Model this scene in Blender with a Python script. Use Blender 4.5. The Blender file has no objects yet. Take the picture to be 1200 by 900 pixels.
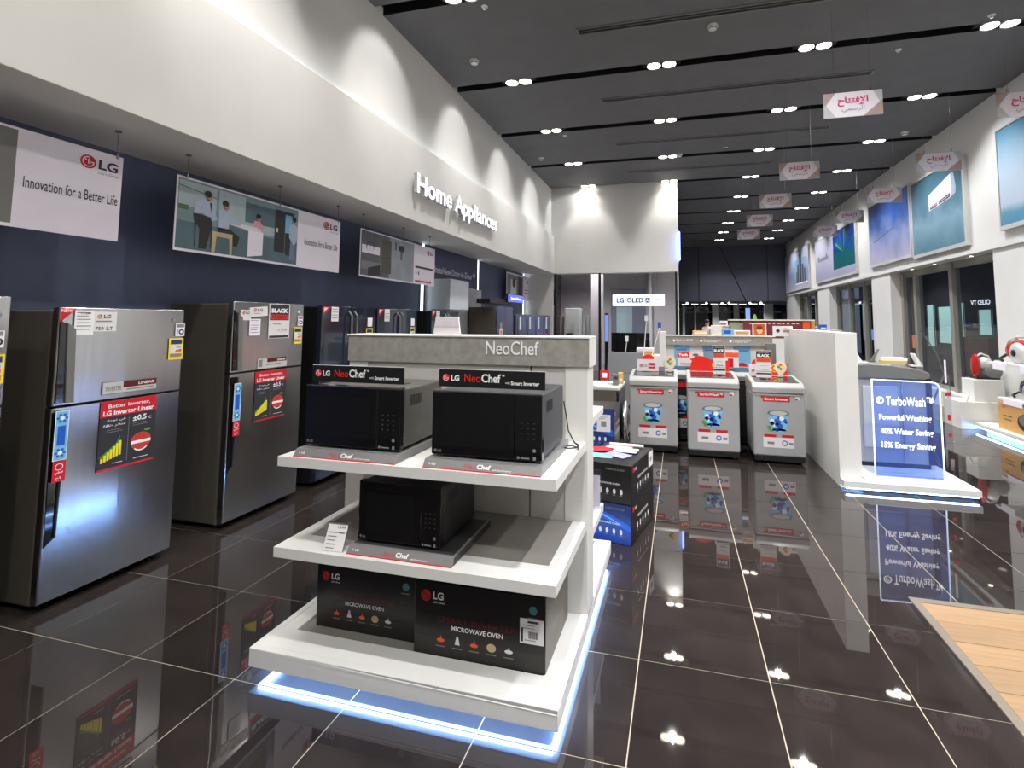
import bpy, bmesh, math, random
from mathutils import Matrix, Vector
random.seed(7)
SC = bpy.context.scene
COL = SC.collection
PI = math.pi

# ------------------------------------------------------------------ camera
cd = bpy.data.cameras.new('camera')
cam = bpy.data.objects.new('camera', cd); COL.objects.link(cam)
cd.sensor_width = 36.0
cd.lens = 569.9 / 1200 * 36.0
cd.shift_x = (600 - 653.42) / 1200
cd.shift_y = (333.2 - 450) / 1200
cd.clip_start = 0.05; cd.clip_end = 200
RT = Vector((0.97029819, 0.2418623, 0.00490325))
DN = Vector((-0.01327295, 0.07346447, -0.99720951))
FW = Vector((-0.2415476, 0.9675255, 0.07449267))
CZ = 1.6585
mw = Matrix.Identity(4)
for i in range(3):
    mw[i][0] = RT[i]; mw[i][1] = -DN[i]; mw[i][2] = -FW[i]
mw[0][3], mw[1][3], mw[2][3] = 0, 0, CZ
cam.matrix_world = mw
SC.camera = cam
# ------------------------------------------------------------------ world and exposure
SC.view_settings.view_transform = 'Standard'
SC.view_settings.look = 'None'
SC.view_settings.gamma = 1.0
SC.view_settings.exposure = 1.0
w = bpy.data.worlds.new('night'); SC.world = w; w.use_nodes = True
w.node_tree.nodes['Background'].inputs[0].default_value = (0.35, 0.4, 0.55, 1)
w.node_tree.nodes['Background'].inputs[1].default_value = 0.25

SPOT_W = 120.0       # each ceiling luminaire
SOFFIT_W = 9.0       # small downlights under the left soffit
SLOTS = [-1.2, 0.85, 2.87, 4.9, 6.96, 8.97, 11.02, 13.05, 15.1, 17.1, 19.1, 21.1, 23.1]
LAMPX = [-2.38, -0.2, 1.83, 3.93]
CEIL = 5.36

# ------------------------------------------------------------------ materials
MATS = {}
def mat(name, col, rough=0.5, metal=0.0, emit=0.0, spec=0.5, noise=0.0, nscale=20.0, bump=0.0, coat=0.0, streak=None, alpha=None):
    if name in MATS: return MATS[name]
    m = bpy.data.materials.new(name); m.use_nodes = True
    nt = m.node_tree; b = nt.nodes['Principled BSDF']
    c4 = (col[0], col[1], col[2], 1)
    b.inputs['Base Color'].default_value = c4
    b.inputs['Roughness'].default_value = rough
    b.inputs['Metallic'].default_value = metal
    b.inputs['Specular IOR Level'].default_value = spec
    if coat: b.inputs['Coat Weight'].default_value = coat; b.inputs['Coat Roughness'].default_value = 0.03
    if emit:
        b.inputs['Emission Color'].default_value = c4
        b.inputs['Emission Strength'].default_value = emit
    if noise or bump:
        tc = nt.nodes.new('ShaderNodeTexCoord'); n = nt.nodes.new('ShaderNodeTexNoise')
        n.inputs['Scale'].default_value = nscale; n.inputs['Detail'].default_value = 4
        mp = nt.nodes.new('ShaderNodeMapping')
        if streak: mp.inputs['Scale'].default_value = streak
        nt.links.new(tc.outputs['Object'], mp.inputs[0]); nt.links.new(mp.outputs[0], n.inputs['Vector'])
        if noise:
            mx = nt.nodes.new('ShaderNodeMix'); mx.data_type = 'RGBA'
            mx.inputs[6].default_value = tuple(max(0, v * (1 - noise)) for v in col) + (1,)
            mx.inputs[7].default_value = tuple(v * (1 + noise) for v in col) + (1,)
            cr = nt.nodes.new('ShaderNodeMapRange'); cr.inputs[1].default_value = .3; cr.inputs[2].default_value = .7
            nt.links.new(n.outputs[0], cr.inputs[0]); nt.links.new(cr.outputs[0], mx.inputs[0])
            nt.links.new(mx.outputs[2], b.inputs['Base Color'])
        if bump:
            bp = nt.nodes.new('ShaderNodeBump'); bp.inputs['Strength'].default_value = bump; bp.inputs['Distance'].default_value = .002
            nt.links.new(n.outputs[0], bp.inputs['Height']); nt.links.new(bp.outputs[0], b.inputs['Normal'])
    MATS[name] = m
    return m
def S(r, g, b):   # sRGB 0-255 -> linear
    f = lambda v: (v / 255 / 12.92) if v / 255 <= .04045 else ((v / 255 + .055) / 1.055) ** 2.4
    return (f(r), f(g), f(b))
def glass(name, tint=(1, 1, 1), glossy=(1, 1, 1), emit=None, estr=0, ior=1.5, dens=0.0, dcol=(.1, .1, .12)):
    if name in MATS: return MATS[name]
    m = bpy.data.materials.new(name); m.use_nodes = True; nt = m.node_tree
    nt.nodes.clear()
    o = nt.nodes.new('ShaderNodeOutputMaterial'); t = nt.nodes.new('ShaderNodeBsdfTransparent'); g = nt.nodes.new('ShaderNodeBsdfGlossy')
    g.inputs['Roughness'].default_value = 0.01; g.inputs['Color'].default_value = glossy + (1,)
    t.inputs['Color'].default_value = tint + (1,)
    fr = nt.nodes.new('ShaderNodeFresnel'); fr.inputs['IOR'].default_value = ior
    mx = nt.nodes.new('ShaderNodeMixShader')
    ge = nt.nodes.new('ShaderNodeNewGeometry'); iv = nt.nodes.new('ShaderNodeMath'); iv.operation = 'SUBTRACT'; iv.inputs[0].default_value = 1
    mu = nt.nodes.new('ShaderNodeMath'); mu.operation = 'MULTIPLY'
    nt.links.new(ge.outputs['Backfacing'], iv.inputs[1]); nt.links.new(iv.outputs[0], mu.inputs[0]); nt.links.new(fr.outputs[0], mu.inputs[1])
    nt.links.new(mu.outputs[0], mx.inputs[0]); nt.links.new(t.outputs[0], mx.inputs[1]); nt.links.new(g.outputs[0], mx.inputs[2])
    out = mx.outputs[0]
    if emit:
        e = nt.nodes.new('ShaderNodeEmission'); e.inputs[0].default_value = emit + (1,); e.inputs[1].default_value = estr
        a = nt.nodes.new('ShaderNodeAddShader'); nt.links.new(out, a.inputs[0]); nt.links.new(e.outputs[0], a.inputs[1]); out = a.outputs[0]
    nt.links.new(out, o.inputs[0])
    MATS[name] = m
    return m

WHITE = mat('white_paint', S(213, 211, 207), .55, noise=.02, nscale=3, bump=.05)
WHITE2 = mat('white_laminate', S(218, 217, 213), .35, noise=.015, nscale=4)
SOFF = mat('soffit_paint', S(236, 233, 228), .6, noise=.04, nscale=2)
NAVY = mat('navy_wall', S(84, 93, 120), .5, noise=.06, nscale=6, bump=.1)
SLATE = mat('slate_panel', S(72, 74, 86), .6, noise=.06, nscale=8)
CEILM = mat('ceiling_grey', S(102, 101, 102), .8, noise=.06, nscale=3, bump=.05)
BLACK = mat('black', (.004, .004, .005), .5, noise=.1)
BLACKG = mat('gloss_black', (.003, .003, .004), .08, coat=.5, noise=.1)
SATIN = mat('satin_black', (.012, .012, .013), .3, noise=.15, nscale=40)
STEEL = mat('brushed_steel', (.52, .515, .51), .2, 1.0, noise=.05, nscale=30, streak=(1, 1, .02), bump=.04)
STEELB = mat('blue_black_glass', (.02, .028, .05), .08, .2, coat=.6, noise=.2, nscale=3)
STEELD = mat('dark_steel_side', S(90, 84, 74), .45, .1, noise=.08, nscale=50)
SILVER = mat('silver_plastic', S(158, 158, 156), .35, .25, noise=.03, nscale=10)
SILVERL = mat('light_silver_plastic', S(196, 196, 192), .3, .1, noise=.02, nscale=10)
CHROME = mat('chrome', (.7, .7, .7), .12, 1.0, noise=.03)
GREYM = mat('grey_metal', S(120, 120, 116), .4, .3, noise=.05, nscale=12)
CONC = mat('concrete_header', S(146, 143, 136), .75, noise=.16, nscale=26, bump=.2)
GREYP = mat('grey_shelf_insert', S(128, 123, 117), .5, noise=.04, nscale=8)
TRAY = mat('tray_grey', S(118, 117, 117), .35, noise=.03)
TRAYD = mat('tray_dark', S(48, 48, 49), .4, noise=.05)
RED = mat('red_print', S(196, 22, 38), .4, noise=.03)
REDB = mat('bright_red_print', S(225, 40, 30), .4, noise=.03)
DRED = mat('dark_red_print', S(92, 20, 22), .35, noise=.06)
MAROON = mat('maroon', S(120, 42, 52), .5, noise=.06)
MAG = mat('magenta_print', S(190, 30, 90), .5, noise=.02)
ORANGE = mat('orange_print', S(235, 90, 45), .5, noise=.03)
PAPER = mat('paper', S(222, 218, 218), .6, noise=.02, nscale=30)
PAPERL = mat('poster_white', S(238, 231, 242), .55, noise=.02, nscale=5)
INK = mat('ink', S(45, 45, 52), .5, noise=.05)
INKG = mat('grey_ink', S(130, 128, 130), .5, noise=.05)
INKW = mat('white_ink', S(235, 235, 235), .5, noise=.01)
YEL = mat('yellow_print', S(236, 216, 40), .45, noise=.02)
BLUE = mat('blue_print', S(30, 90, 190), .4, noise=.1, nscale=60)
BLUEL = mat('light_blue_print', S(120, 185, 225), .4, noise=.08, nscale=40)
BLUED = mat('dark_blue_print', S(26, 50, 110), .35, noise=.15, nscale=20)
GREEN = mat('green_print', S(70, 160, 60), .45, noise=.08)
APPLE = mat('apple_print', S(190, 60, 50), .4, noise=.2, nscale=60)
BROWNP = mat('brown_print', S(150, 125, 110), .5, noise=.05)
CARD = mat('cardboard', S(196, 150, 88), .7, noise=.06, nscale=30)
WOODM = mat('oak_plank', S(146, 116, 82), .4, noise=.16, nscale=9, streak=(.35, 6, 6))
WOODT = mat('floor_trim_grey', S(112, 102, 88), .4, noise=.08)
GROUT = mat('grout', S(176, 166, 148), .6, noise=.08, nscale=8)
TILE = mat('dark_tile', S(44, 38, 36), .022, spec=.85, noise=.22, nscale=5, bump=.0)
SKIN = mat('skin', S(190, 140, 115), .5, noise=.04)
HAIR = mat('hair', S(30, 24, 22), .6, noise=.2)
FRAME = mat('aluminium_frame', S(150, 147, 138), .4, .3, noise=.04)
CREAM = mat('cream_carton', S(226, 218, 200), .6, noise=.03)
LAMPE = mat('lamp_glow', (1, .93, .78), emit=6)
LEDW = mat('led_white', (.72, .87, 1), emit=2)
LEDB = mat('led_blue_white', (.26, .48, 1), emit=26)
LEDB2 = mat('led_blue', (.18, .32, 1), emit=6)
SIGNW = mat('lit_sign_white', (.80, .87, 1), emit=.40)
LETW = mat('lit_letter', (.93, .93, 1), emit=.7)
EDGE = mat('edge_lit_line', (.72, .82, 1), emit=1.1)
TEALL = mat('lit_teal_panel', (.55, .85, .80), emit=.4)
WARML = mat('lit_warm', (1, .85, .6), emit=1.0)
CRABL = mat('lit_orange_poster', (1, .28, .12), emit=.4, noise=.5, nscale=4)
TUBE = mat('lit_tube', (.9, .93, 1), emit=1.5)
SHOPG = glass('shop_glass', (.93, .95, .95))
WING = glass('window_glass', (.72, .76, .78))
ACRYL = glass('acrylic_blue', (.62, .72, .93), emit=(.10, .18, .62), estr=.085)
ACRYC = glass('acrylic_clear', (.9, .9, .93))

# ------------------------------------------------------------------ geometry helpers
class B:
    def __init__(s): s.v = []; s.f = []; s.mi = []; s.mats = []; s.sm = []
    def _m(s, m):
        if m not in s.mats: s.mats.append(m)
        return s.mats.index(m)
    def add(s, vs, fs, m, smooth=False):
        o = len(s.v); k = s._m(m); s.v += [tuple(v) for v in vs]
        for f in fs: s.f.append([i + o for i in f]); s.mi.append(k); s.sm.append(smooth)
        return s
    def box(s, x0, x1, y0, y1, z0, z1, m):
        vs = [(x0, y0, z0), (x1, y0, z0), (x1, y1, z0), (x0, y1, z0), (x0, y0, z1), (x1, y0, z1), (x1, y1, z1), (x0, y1, z1)]
        return s.add(vs, [(3, 2, 1, 0), (4, 5, 6, 7), (0, 1, 5, 4), (1, 2, 6, 5), (2, 3, 7, 6), (3, 0, 4, 7)], m)
    def prism(s, pts, axis, a0, a1, m):
        n = len(pts)
        def P(p, a):
            return {'x': (a, p[0], p[1]), 'y': (p[0], a, p[1]), 'z': (p[0], p[1], a)}[axis]
        vs = [P(p, a0) for p in pts] + [P(p, a1) for p in pts]
        fs = [list(range(n))[::-1], list(range(n, 2 * n))] + [(i, (i + 1) % n, n + (i + 1) % n, n + i) for i in range(n)]
        return s.add(vs, fs, m)
    def tube(s, p0, p1, r0, r1, m, n=12, caps=True):
        p0 = Vector(p0); p1 = Vector(p1); d = (p1 - p0).normalized()
        a = d.orthogonal().normalized(); b = d.cross(a)
        vs = []
        for p, r in ((p0, r0), (p1, r1)):
            for i in range(n):
                t = 2 * PI * i / n; vs.append(p + a * (math.cos(t) * r) + b * (math.sin(t) * r))
        s.add(vs, [(i, (i + 1) % n, n + (i + 1) % n, n + i) for i in range(n)], m, n > 8)
        if caps: s.add(vs, [list(range(n))[::-1], list(range(n, 2 * n))], m)
        return s
    def path(s, pts, r, m, n=6):
        for a, b in zip(pts[:-1], pts[1:]): s.tube(a, b, r, r, m, n)
        return s
    def lathe(s, prof, c, m, n=24, axis='z', a0=0, a1=2 * PI):
        vs = []; full = abs(a1 - a0 - 2 * PI) < 1e-6; k = n if full else n + 1
        for r, h in prof:
            for i in range(k):
                t = a0 + (a1 - a0) * i / n; x = r * math.cos(t); y = r * math.sin(t)
                p = {'z': (x, y, h), 'x': (h, x, y), 'y': (x, h, y)}[axis]
                vs.append((c[0] + p[0], c[1] + p[1], c[2] + p[2]))
        fs = []
        for j in range(len(prof) - 1):
            for i in range(n):
                i2 = (i + 1) % k
                fs.append((j * k + i, j * k + i2, (j + 1) * k + i2, (j + 1) * k + i))
        return s.add(vs, fs, m, True)
    def ell(s, c, r, m, n=16, k=10, rot=None):
        vs = []; R = rot or Matrix.Identity(3)
        for j in range(k + 1):
            p = PI * j / k
            for i in range(n):
                t = 2 * PI * i / n
                v = R @ Vector((r[0] * math.sin(p) * math.cos(t), r[1] * math.sin(p) * math.sin(t), r[2] * math.cos(p)))
                vs.append((c[0] + v.x, c[1] + v.y, c[2] + v.z))
        fs = [(j * n + i, (j + 1) * n + i, (j + 1) * n + (i + 1) % n, j * n + (i + 1) % n) for j in range(k) for i in range(n)]
        return s.add(vs, fs, m, True)
    def obj(s, name, parent=None, bevel=0.0, seg=2):
        me = bpy.data.meshes.new(name); me.from_pydata(s.v, [], s.f)
        for m in s.mats: me.materials.append(m)
        for p, k, q in zip(me.polygons, s.mi, s.sm): p.material_index = k; p.use_smooth = q
        me.update()
        bm = bmesh.new(); bm.from_mesh(me)
        bmesh.ops.remove_doubles(bm, verts=bm.verts, dist=1e-5)
        if not isinstance(s, Decal): bmesh.ops.recalc_face_normals(bm, faces=bm.faces)
        bm.to_mesh(me); bm.free()
        o = bpy.data.objects.new(name, me); COL.objects.link(o)
        if parent: o.parent = parent
        if bevel:
            d = o.modifiers.new('bevel', 'BEVEL'); d.width = bevel; d.segments = seg; d.limit_method = 'ANGLE'; d.angle_limit = .7
            d.harden_normals = False
        return o

FONTC = {}
def text_mesh(s, bold):
    k = (s, bold)
    if k in FONTC: return FONTC[k]
    c = bpy.data.curves.new('t', 'FONT'); c.body = s; c.resolution_u = 3
    if bold: c.offset = bold
    o = bpy.data.objects.new('t', c); COL.objects.link(o)
    me = bpy.data.meshes.new_from_object(o.evaluated_get(bpy.context.evaluated_depsgraph_get()))
    vs = [tuple(v.co)[:2] for v in me.vertices]; fs = [tuple(p.vertices) for p in me.polygons]
    bpy.data.objects.remove(o); bpy.data.curves.remove(c); bpy.data.meshes.remove(me)
    x0 = min(v[0] for v in vs); x1 = max(v[0] for v in vs); y0 = min(v[1] for v in vs); y1 = max(v[1] for v in vs)
    vs = [((v[0] - x0) / (x1 - x0), (v[1] - y0) / (y1 - y0)) for v in vs]
    # faces may wind either way: make them +z
    r = (vs, fs, (x1 - x0) / (y1 - y0)); FONTC[k] = r
    return r
class Decal(B):
    """flat print laid on a surface: origin o, axes u, v; layers a fraction of a millimetre apart"""
    def __init__(s, o, u, v, gap=.0008):
        super().__init__(); s.o = Vector(o); s.u = Vector(u); s.w = Vector(v); s.n = s.u.cross(s.w).normalized(); s.gap = gap
    def P(s, x, y, l): return s.o + s.u * x + s.w * y + s.n * (s.gap * l)
    def poly(s, pts, m, l=1):
        a = sum(p[0] * q[1] - q[0] * p[1] for p, q in zip(pts, pts[1:] + pts[:1]))
        if a < 0: pts = pts[::-1]
        return s.add([s.P(x, y, l) for x, y in pts], [list(range(len(pts)))], m)
    def rect(s, x0, y0, x1, y1, m, l=1): return s.poly([(x0, y0), (x1, y0), (x1, y1), (x0, y1)], m, l)
    def disc(s, x, y, r, m, l=1, ry=None, n=20, a0=0, a1=2 * PI):
        ry = ry or r
        return s.poly([(x + r * math.cos(a0 + (a1 - a0) * i / n), y + ry * math.sin(a0 + (a1 - a0) * i / n)) for i in range(n if a1 - a0 > 6.2 else n + 1)], m, l)
    def ring(s, x, y, r0, r1, m, l=1, a0=0, a1=2 * PI, n=20, asp=1):
        for i in range(n):
            t0 = a0 + (a1 - a0) * i / n; t1 = a0 + (a1 - a0) * (i + 1) / n
            s.poly([(x + r0 * math.cos(t0), y + asp * r0 * math.sin(t0)), (x + r1 * math.cos(t0), y + asp * r1 * math.sin(t0)),
                    (x + r1 * math.cos(t1), y + asp * r1 * math.sin(t1)), (x + r0 * math.cos(t1), y + asp * r0 * math.sin(t1))], m, l)
        return s
    def text(s, t, x, y, w, h, m, l=2, bold=0.02, depth=0.0, mirror=False):
        if not t: return s
        vs, fs, _ = text_mesh(t, bold)
        V = [s.P(x + (1 - a if mirror else a) * w, y + b * h, l) for a, b in vs]
        if mirror: fs = [f[::-1] for f in fs]
        s.add(V, fs, m)
        if depth:
            n = len(V); s.add([p - s.n * depth for p in V], fs, m)
            cnt = {}
            for f in fs:
                for a, b in zip(f, f[1:] + f[:1]): cnt[(a, b)] = cnt.get((a, b), 0) + 1
            for (a, b) in list(cnt):
                if (b, a) not in cnt:
                    s.add([V[a], V[b], V[b] - s.n * depth, V[a] - s.n * depth], [(0, 1, 2, 3)], m)
        return s
    def logo(s, x, y, r, l=2, col=None, face=None):
        col = col or RED; face = face or INKW
        s.disc(x, y, r, col, l)
        s.ring(x, y, r * .62, r * .76, face, l + 1, a0=.0, a1=-4.9, n=22)
        s.rect(x - r * .05, y - r * .3, x + r * .09, y + r * .42, face, l + 1)
        s.rect(x - r * .05, y - r * .3, x + r * .3, y - r * .17, face, l + 1)
        s.rect(x + r * .3, y - r * .07, x + r * .72, y + r * .07, face, l + 1)
        s.disc(x - r * .33, y + r * .28, r * .11, face, l + 1, n=10)
        return s
    def lines(s, x0, y0, x1, n, dy, m, l=2, t=.25):
        for i in range(n):
            s.rect(x0, y0 - i * dy - dy * t, x1 - (x1 - x0) * .35 * random.random(), y0 - i * dy, m, l)
        return s

def setp(o, label=None, cat=None, group=None, kind=None):
    if label: o['label'] = label
    if cat: o['category'] = cat
    if group: o['group'] = group
    if kind: o['kind'] = kind
    return o
def thing(name, label, cat, loc=(0, 0, 0), rz=0, group=None):
    o = bpy.data.objects.new(name, None); COL.objects.link(o); o.empty_display_size = .1
    o.location = loc; o.rotation_euler = (0, 0, rz)
    return setp(o, label, cat, group)
def structure(o): o['kind'] = 'structure'; return o
def dup(root, loc=None, rz=None, label=None, parent=None):
    c = root.copy(); COL.objects.link(c)
    if parent: c.parent = parent
    if loc is not None: c.location = loc
    if rz is not None: c.rotation_euler = (0, 0, rz)
    if label: c['label'] = label
    for ch in [x for x in bpy.data.objects if x.parent == root]: dup(ch, parent=c)
    return c
def ax(front):   # axes of a face by its outward normal
    return {'-y': ((1, 0, 0), (0, 0, 1)), '+x': ((0, 1, 0), (0, 0, 1)), '-x': ((0, -1, 0), (0, 0, 1)), '+z': ((1, 0, 0), (0, 1, 0))}[front]

# ================================================================== floor
floor = structure(B().box(-4.6, 5.5, -2.0, 33, -.06, -.0025, GROUT).obj('floor'))
GX, GY, T, G = -3.2145, 1.9459, .6, .0028
WX, WY = 1.321, 3.498
tiles = []
for i in range(-3, 15):
    for j in range(-7, 52):
        x0, y0 = GX + i * T + G, GY + j * T + G
        x1, y1 = x0 + T - 2 * G, y0 + T - 2 * G
        if x0 < -4.3: x0 = -4.3
        if x1 > 5.3: x1 = 5.3
        if x1 <= x0: continue
        if y1 <= WY - .02 or y0 < WY:
            if x0 >= WX and y1 <= WY: continue
            pts = [(x0, y0), (x1, y0), (x1, y1), (x0, y1)]
            if y1 <= WY: pts = [(x0, y0), (min(x1, WX - .002), y0), (min(x1, WX - .002), y1), (x0, y1)]
            elif x0 >= WX: pts = [(x0, WY + .002), (x1, WY + .002), (x1, y1), (x0, y1)]
            elif x1 > WX: pts = [(x0, y0), (WX - .002, y0), (WX - .002, WY + .002), (x1, WY + .002), (x1, y1), (x0, y1)]
        else: pts = [(x0, y0), (x1, y0), (x1, y1), (x0, y1)]
        cx, cy = (x0 + x1) / 2, (y0 + y1) / 2
        vis = cy > 1.2 and -2.0 * cy - .7 < cx < .60 * cy + .7
        tiles.append((0 if vis else 1, cx * cx + cy * cy, pts))
tiles.sort(key=lambda t: t[:2])
cache = {}
def plate(pts, z0, z1, m, key=None):
    return B().prism(pts, 'z', z0, z1, m)
rest = B()
for k, (iv, d, pts) in enumerate(tiles):
    if k < 300 and iv == 0:
        cx = sum(p[0] for p in pts) / len(pts); cy = sum(p[1] for p in pts) / len(pts)
        loc = [(round(p[0] - cx, 4), round(p[1] - cy, 4)) for p in pts]; key = tuple(loc)
        if key not in cache:
            o = plate(loc, -.008, 0, TILE).obj('tile', floor); cache[key] = o
        else:
            o = cache[key].copy(); COL.objects.link(o); o.parent = floor
        o.location = (cx, cy, random.uniform(-.0002, .0002))
    else: rest.prism(pts, 'z', -.008, 0, TILE)
setp(rest.obj('tile', floor), kind='stuff')
# tile shade varies a little from tile to tile
nt = TILE.node_tree; bs = nt.nodes['Principled BSDF']; oi = nt.nodes.new('ShaderNodeObjectInfo')
src = bs.inputs['Base Color'].links[0].from_socket
hv = nt.nodes.new('ShaderNodeHueSaturation'); mr = nt.nodes.new('ShaderNodeMapRange'); mr.inputs[3].default_value = .85; mr.inputs[4].default_value = 1.12
nt.links.new(oi.outputs['Random'], mr.inputs[0]); nt.links.new(mr.outputs[0], hv.inputs['Value']); nt.links.new(src, hv.inputs['Color']); nt.links.new(hv.outputs[0], bs.inputs['Base Color'])

wood = structure(B().box(WX, 5.3, -2, WY, -.012, -.004, WOODT).obj('floor'))
B().box(WX, WX + .045, -2, WY, -.005, .004, WOODT).obj('edge_trim', wood)
B().box(WX + .045, 5.3, WY - .045, WY, -.005, .004, WOODT).obj('edge_trim', wood)
y = WY - .047; k = 0
while y > .6:
    off = (k * .53) % 1.2; xs = [WX + .047] + [WX + .047 + off + a * 1.25 for a in range(0, 4) if off + a * 1.25 > .15] + [5.3]
    for a, b in zip(xs[:-1], xs[1:]):
        if b > 5.3: b = 5.3
        if b - a < .05: continue
        o = B().box(a - (a + b) / 2, b - (a + b) / 2, -.0885, .0885, -.004, .003, WOODM).obj('plank', wood)
        o.location = ((a + b) / 2, y - .09, random.uniform(-.0003, .0003))
    y -= .18; k += 1
nt = WOODM.node_tree; bs = nt.nodes['Principled BSDF']; oi = nt.nodes.new('ShaderNodeObjectInfo')
src = bs.inputs['Base Color'].links[0].from_socket
hv = nt.nodes.new('ShaderNodeHueSaturation'); mr = nt.nodes.new('ShaderNodeMapRange'); mr.inputs[3].default_value = .88; mr.inputs[4].default_value = 1.1
nt.links.new(oi.outputs['Random'], mr.inputs[0]); nt.links.new(mr.outputs[0], hv.inputs['Value']); nt.links.new(src, hv.inputs['Color']); nt.links.new(hv.outputs[0], bs.inputs['Base Color'])

# ================================================================== ceiling with slots
ceil = structure(B().box(-3.6, 5.2, -2, 25.2, CEIL + .16, CEIL + .2, BLACK).obj('ceiling'))
edges = [-2.0]
for s_ in SLOTS: edges += [s_ - .085, s_ + .085]
edges.append(25.1)
for a, b in zip(edges[0::2], edges[1::2]):
    pn_ = B().box(-3.5, 5.1, a + .002, b - .002, CEIL, CEIL + .158, CEILM).obj('ceiling_panel', ceil)
    B().box(-3.5, 5.1, a, a + .002, CEIL + .001, CEIL + .16, BLACK).box(-3.5, 5.1, b - .002, b, CEIL + .001, CEIL + .16, BLACK).obj('slot_dark_strip', pn_)  # black strips added to darken the slot sides
ORD = ['first', 'second', 'third', 'fourth', 'fifth', 'sixth', 'seventh', 'eighth', 'ninth', 'tenth']
lamp0 = None
def make_lamp():
    t = thing('ceiling_spotlight', 'twin spotlight', 'spotlight', (0, 0, CEIL), group='twin spotlights in the ceiling slots')
    B().box(-.27, .27, -.08, .08, .03, .1, BLACK).obj('housing', t)
    for s_ in (-1, 1):
        b = B().lathe([(.0, -.004), (.07, -.006), (.092, .006), (.096, .03)], (s_ * .108, 0, 0), LAMPE, 20)
        l = b.obj('lamp', t)
        B().lathe([(.096, .03), (.103, -.006), (.093, .0)], (s_ * .108, 0, 0), SILVERL, 20).obj('reflector_ring', l)
    return t
for r, yy in enumerate(SLOTS[3:]):
    for c, xx in enumerate(LAMPX):
        if yy > 13.0 and xx < -.1 and yy > 13.3: continue
        lb = 'twin spotlight in the %s ceiling slot from the front, %s from left' % (ORD[r], ORD[c] if yy < 13.3 else ['', '', 'first', 'second'][c])
        if lamp0 is None:
            lamp0 = make_lamp(); lamp0.location = (xx, yy, CEIL); lamp0['label'] = lb
        else: dup(lamp0, (xx, yy if yy != 13.05 or xx > 0 else 12.97, CEIL), label=lb)
def spot(x, y, z, e, ang=110, blend=.6, col=(1, .95, .87), size=.06, aim=None, name='spot'):
    l = bpy.data.lights.new(name, 'SPOT'); l.energy = e; l.spot_size = math.radians(ang); l.spot_blend = blend; l.color = col; l.shadow_soft_size = size
    o = bpy.data.objects.new(name, l); COL.objects.link(o); o.location = (x, y, z)
    if aim: o.rotation_euler = (Vector(aim) - Vector((x, y, z))).to_track_quat('-Z', 'Y').to_euler()
    return o
for yy in SLOTS:
    for xx in LAMPX:
        if yy > 13.3 and xx < 0: continue
        e_ = SPOT_W * {0: .65, 1: 1.25, 2: 1.45, 3: 1.25}[LAMPX.index(xx)]
        if abs(yy - 13.05) < .01 and xx < 0: spot(xx, yy - .12, CEIL - .02, e_ * .35, 125, .75, (1, .97, .93), name='ceiling_lamp_light'); continue
        spot(xx, yy, CEIL - .02, e_, 125, .75, (1, .97, .935) if xx < 1 else (.97, .98, 1), name='ceiling_lamp_light')
# extra spots without fixtures of their own, added to brighten the walls
for yy in SLOTS[:8]:
    spot(-2.38, yy - .1, CEIL - .03, SPOT_W * .26, 62, .5, (.99, .98, .98), aim=(-3.5, yy + .1, 4.35), name='wall_fill_spot')
for xx in (-2.38, -.2): spot(xx, 12.2, CEIL - .03, SPOT_W * .30, 66, .5, (1, .98, .95), aim=(xx, 13.1, 3.9), name='wall_fill_spot')  # added between two slots to brighten the end wall
for yy in SLOTS[4:]:
    spot(3.93, yy, CEIL - .03, SPOT_W * .25, 80, .5, (.97, .97, 1), aim=(5.1, yy, 3.4), name='wall_fill_spot')

# linear diffusers
for k, (yy, x0, x1) in enumerate([(5.87, -1.2, 2.82), (7.88, -1.2, 2.82), (9.98, -1.23, 2.82), (11.95, -1.2, 2.15)]):
    t = thing('linear_diffuser', 'long narrow air slot diffuser in the ceiling, %s from the front' % ORD[k], 'air diffuser', (0, yy, CEIL), group='slot diffusers in the ceiling')
    B().box(x0, x1, -.05, .05, -.004, .0, BLACK).obj('slot', t)
    f = B()
    f.box(x0 - .02, x1 + .02, -.07, -.05, -.012, 0, GREYM).box(x0 - .02, x1 + .02, .05, .07, -.012, 0, GREYM)
    f.box(x0 - .02, x0, -.05, .05, -.012, 0, GREYM).box(x1, x1 + .02, -.05, .05, -.012, 0, GREYM)
    f.obj('frame', t)
    B().box(x0, x1, -.004, .004, -.01, -.002, GREYM).obj('vane', t)
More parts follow.
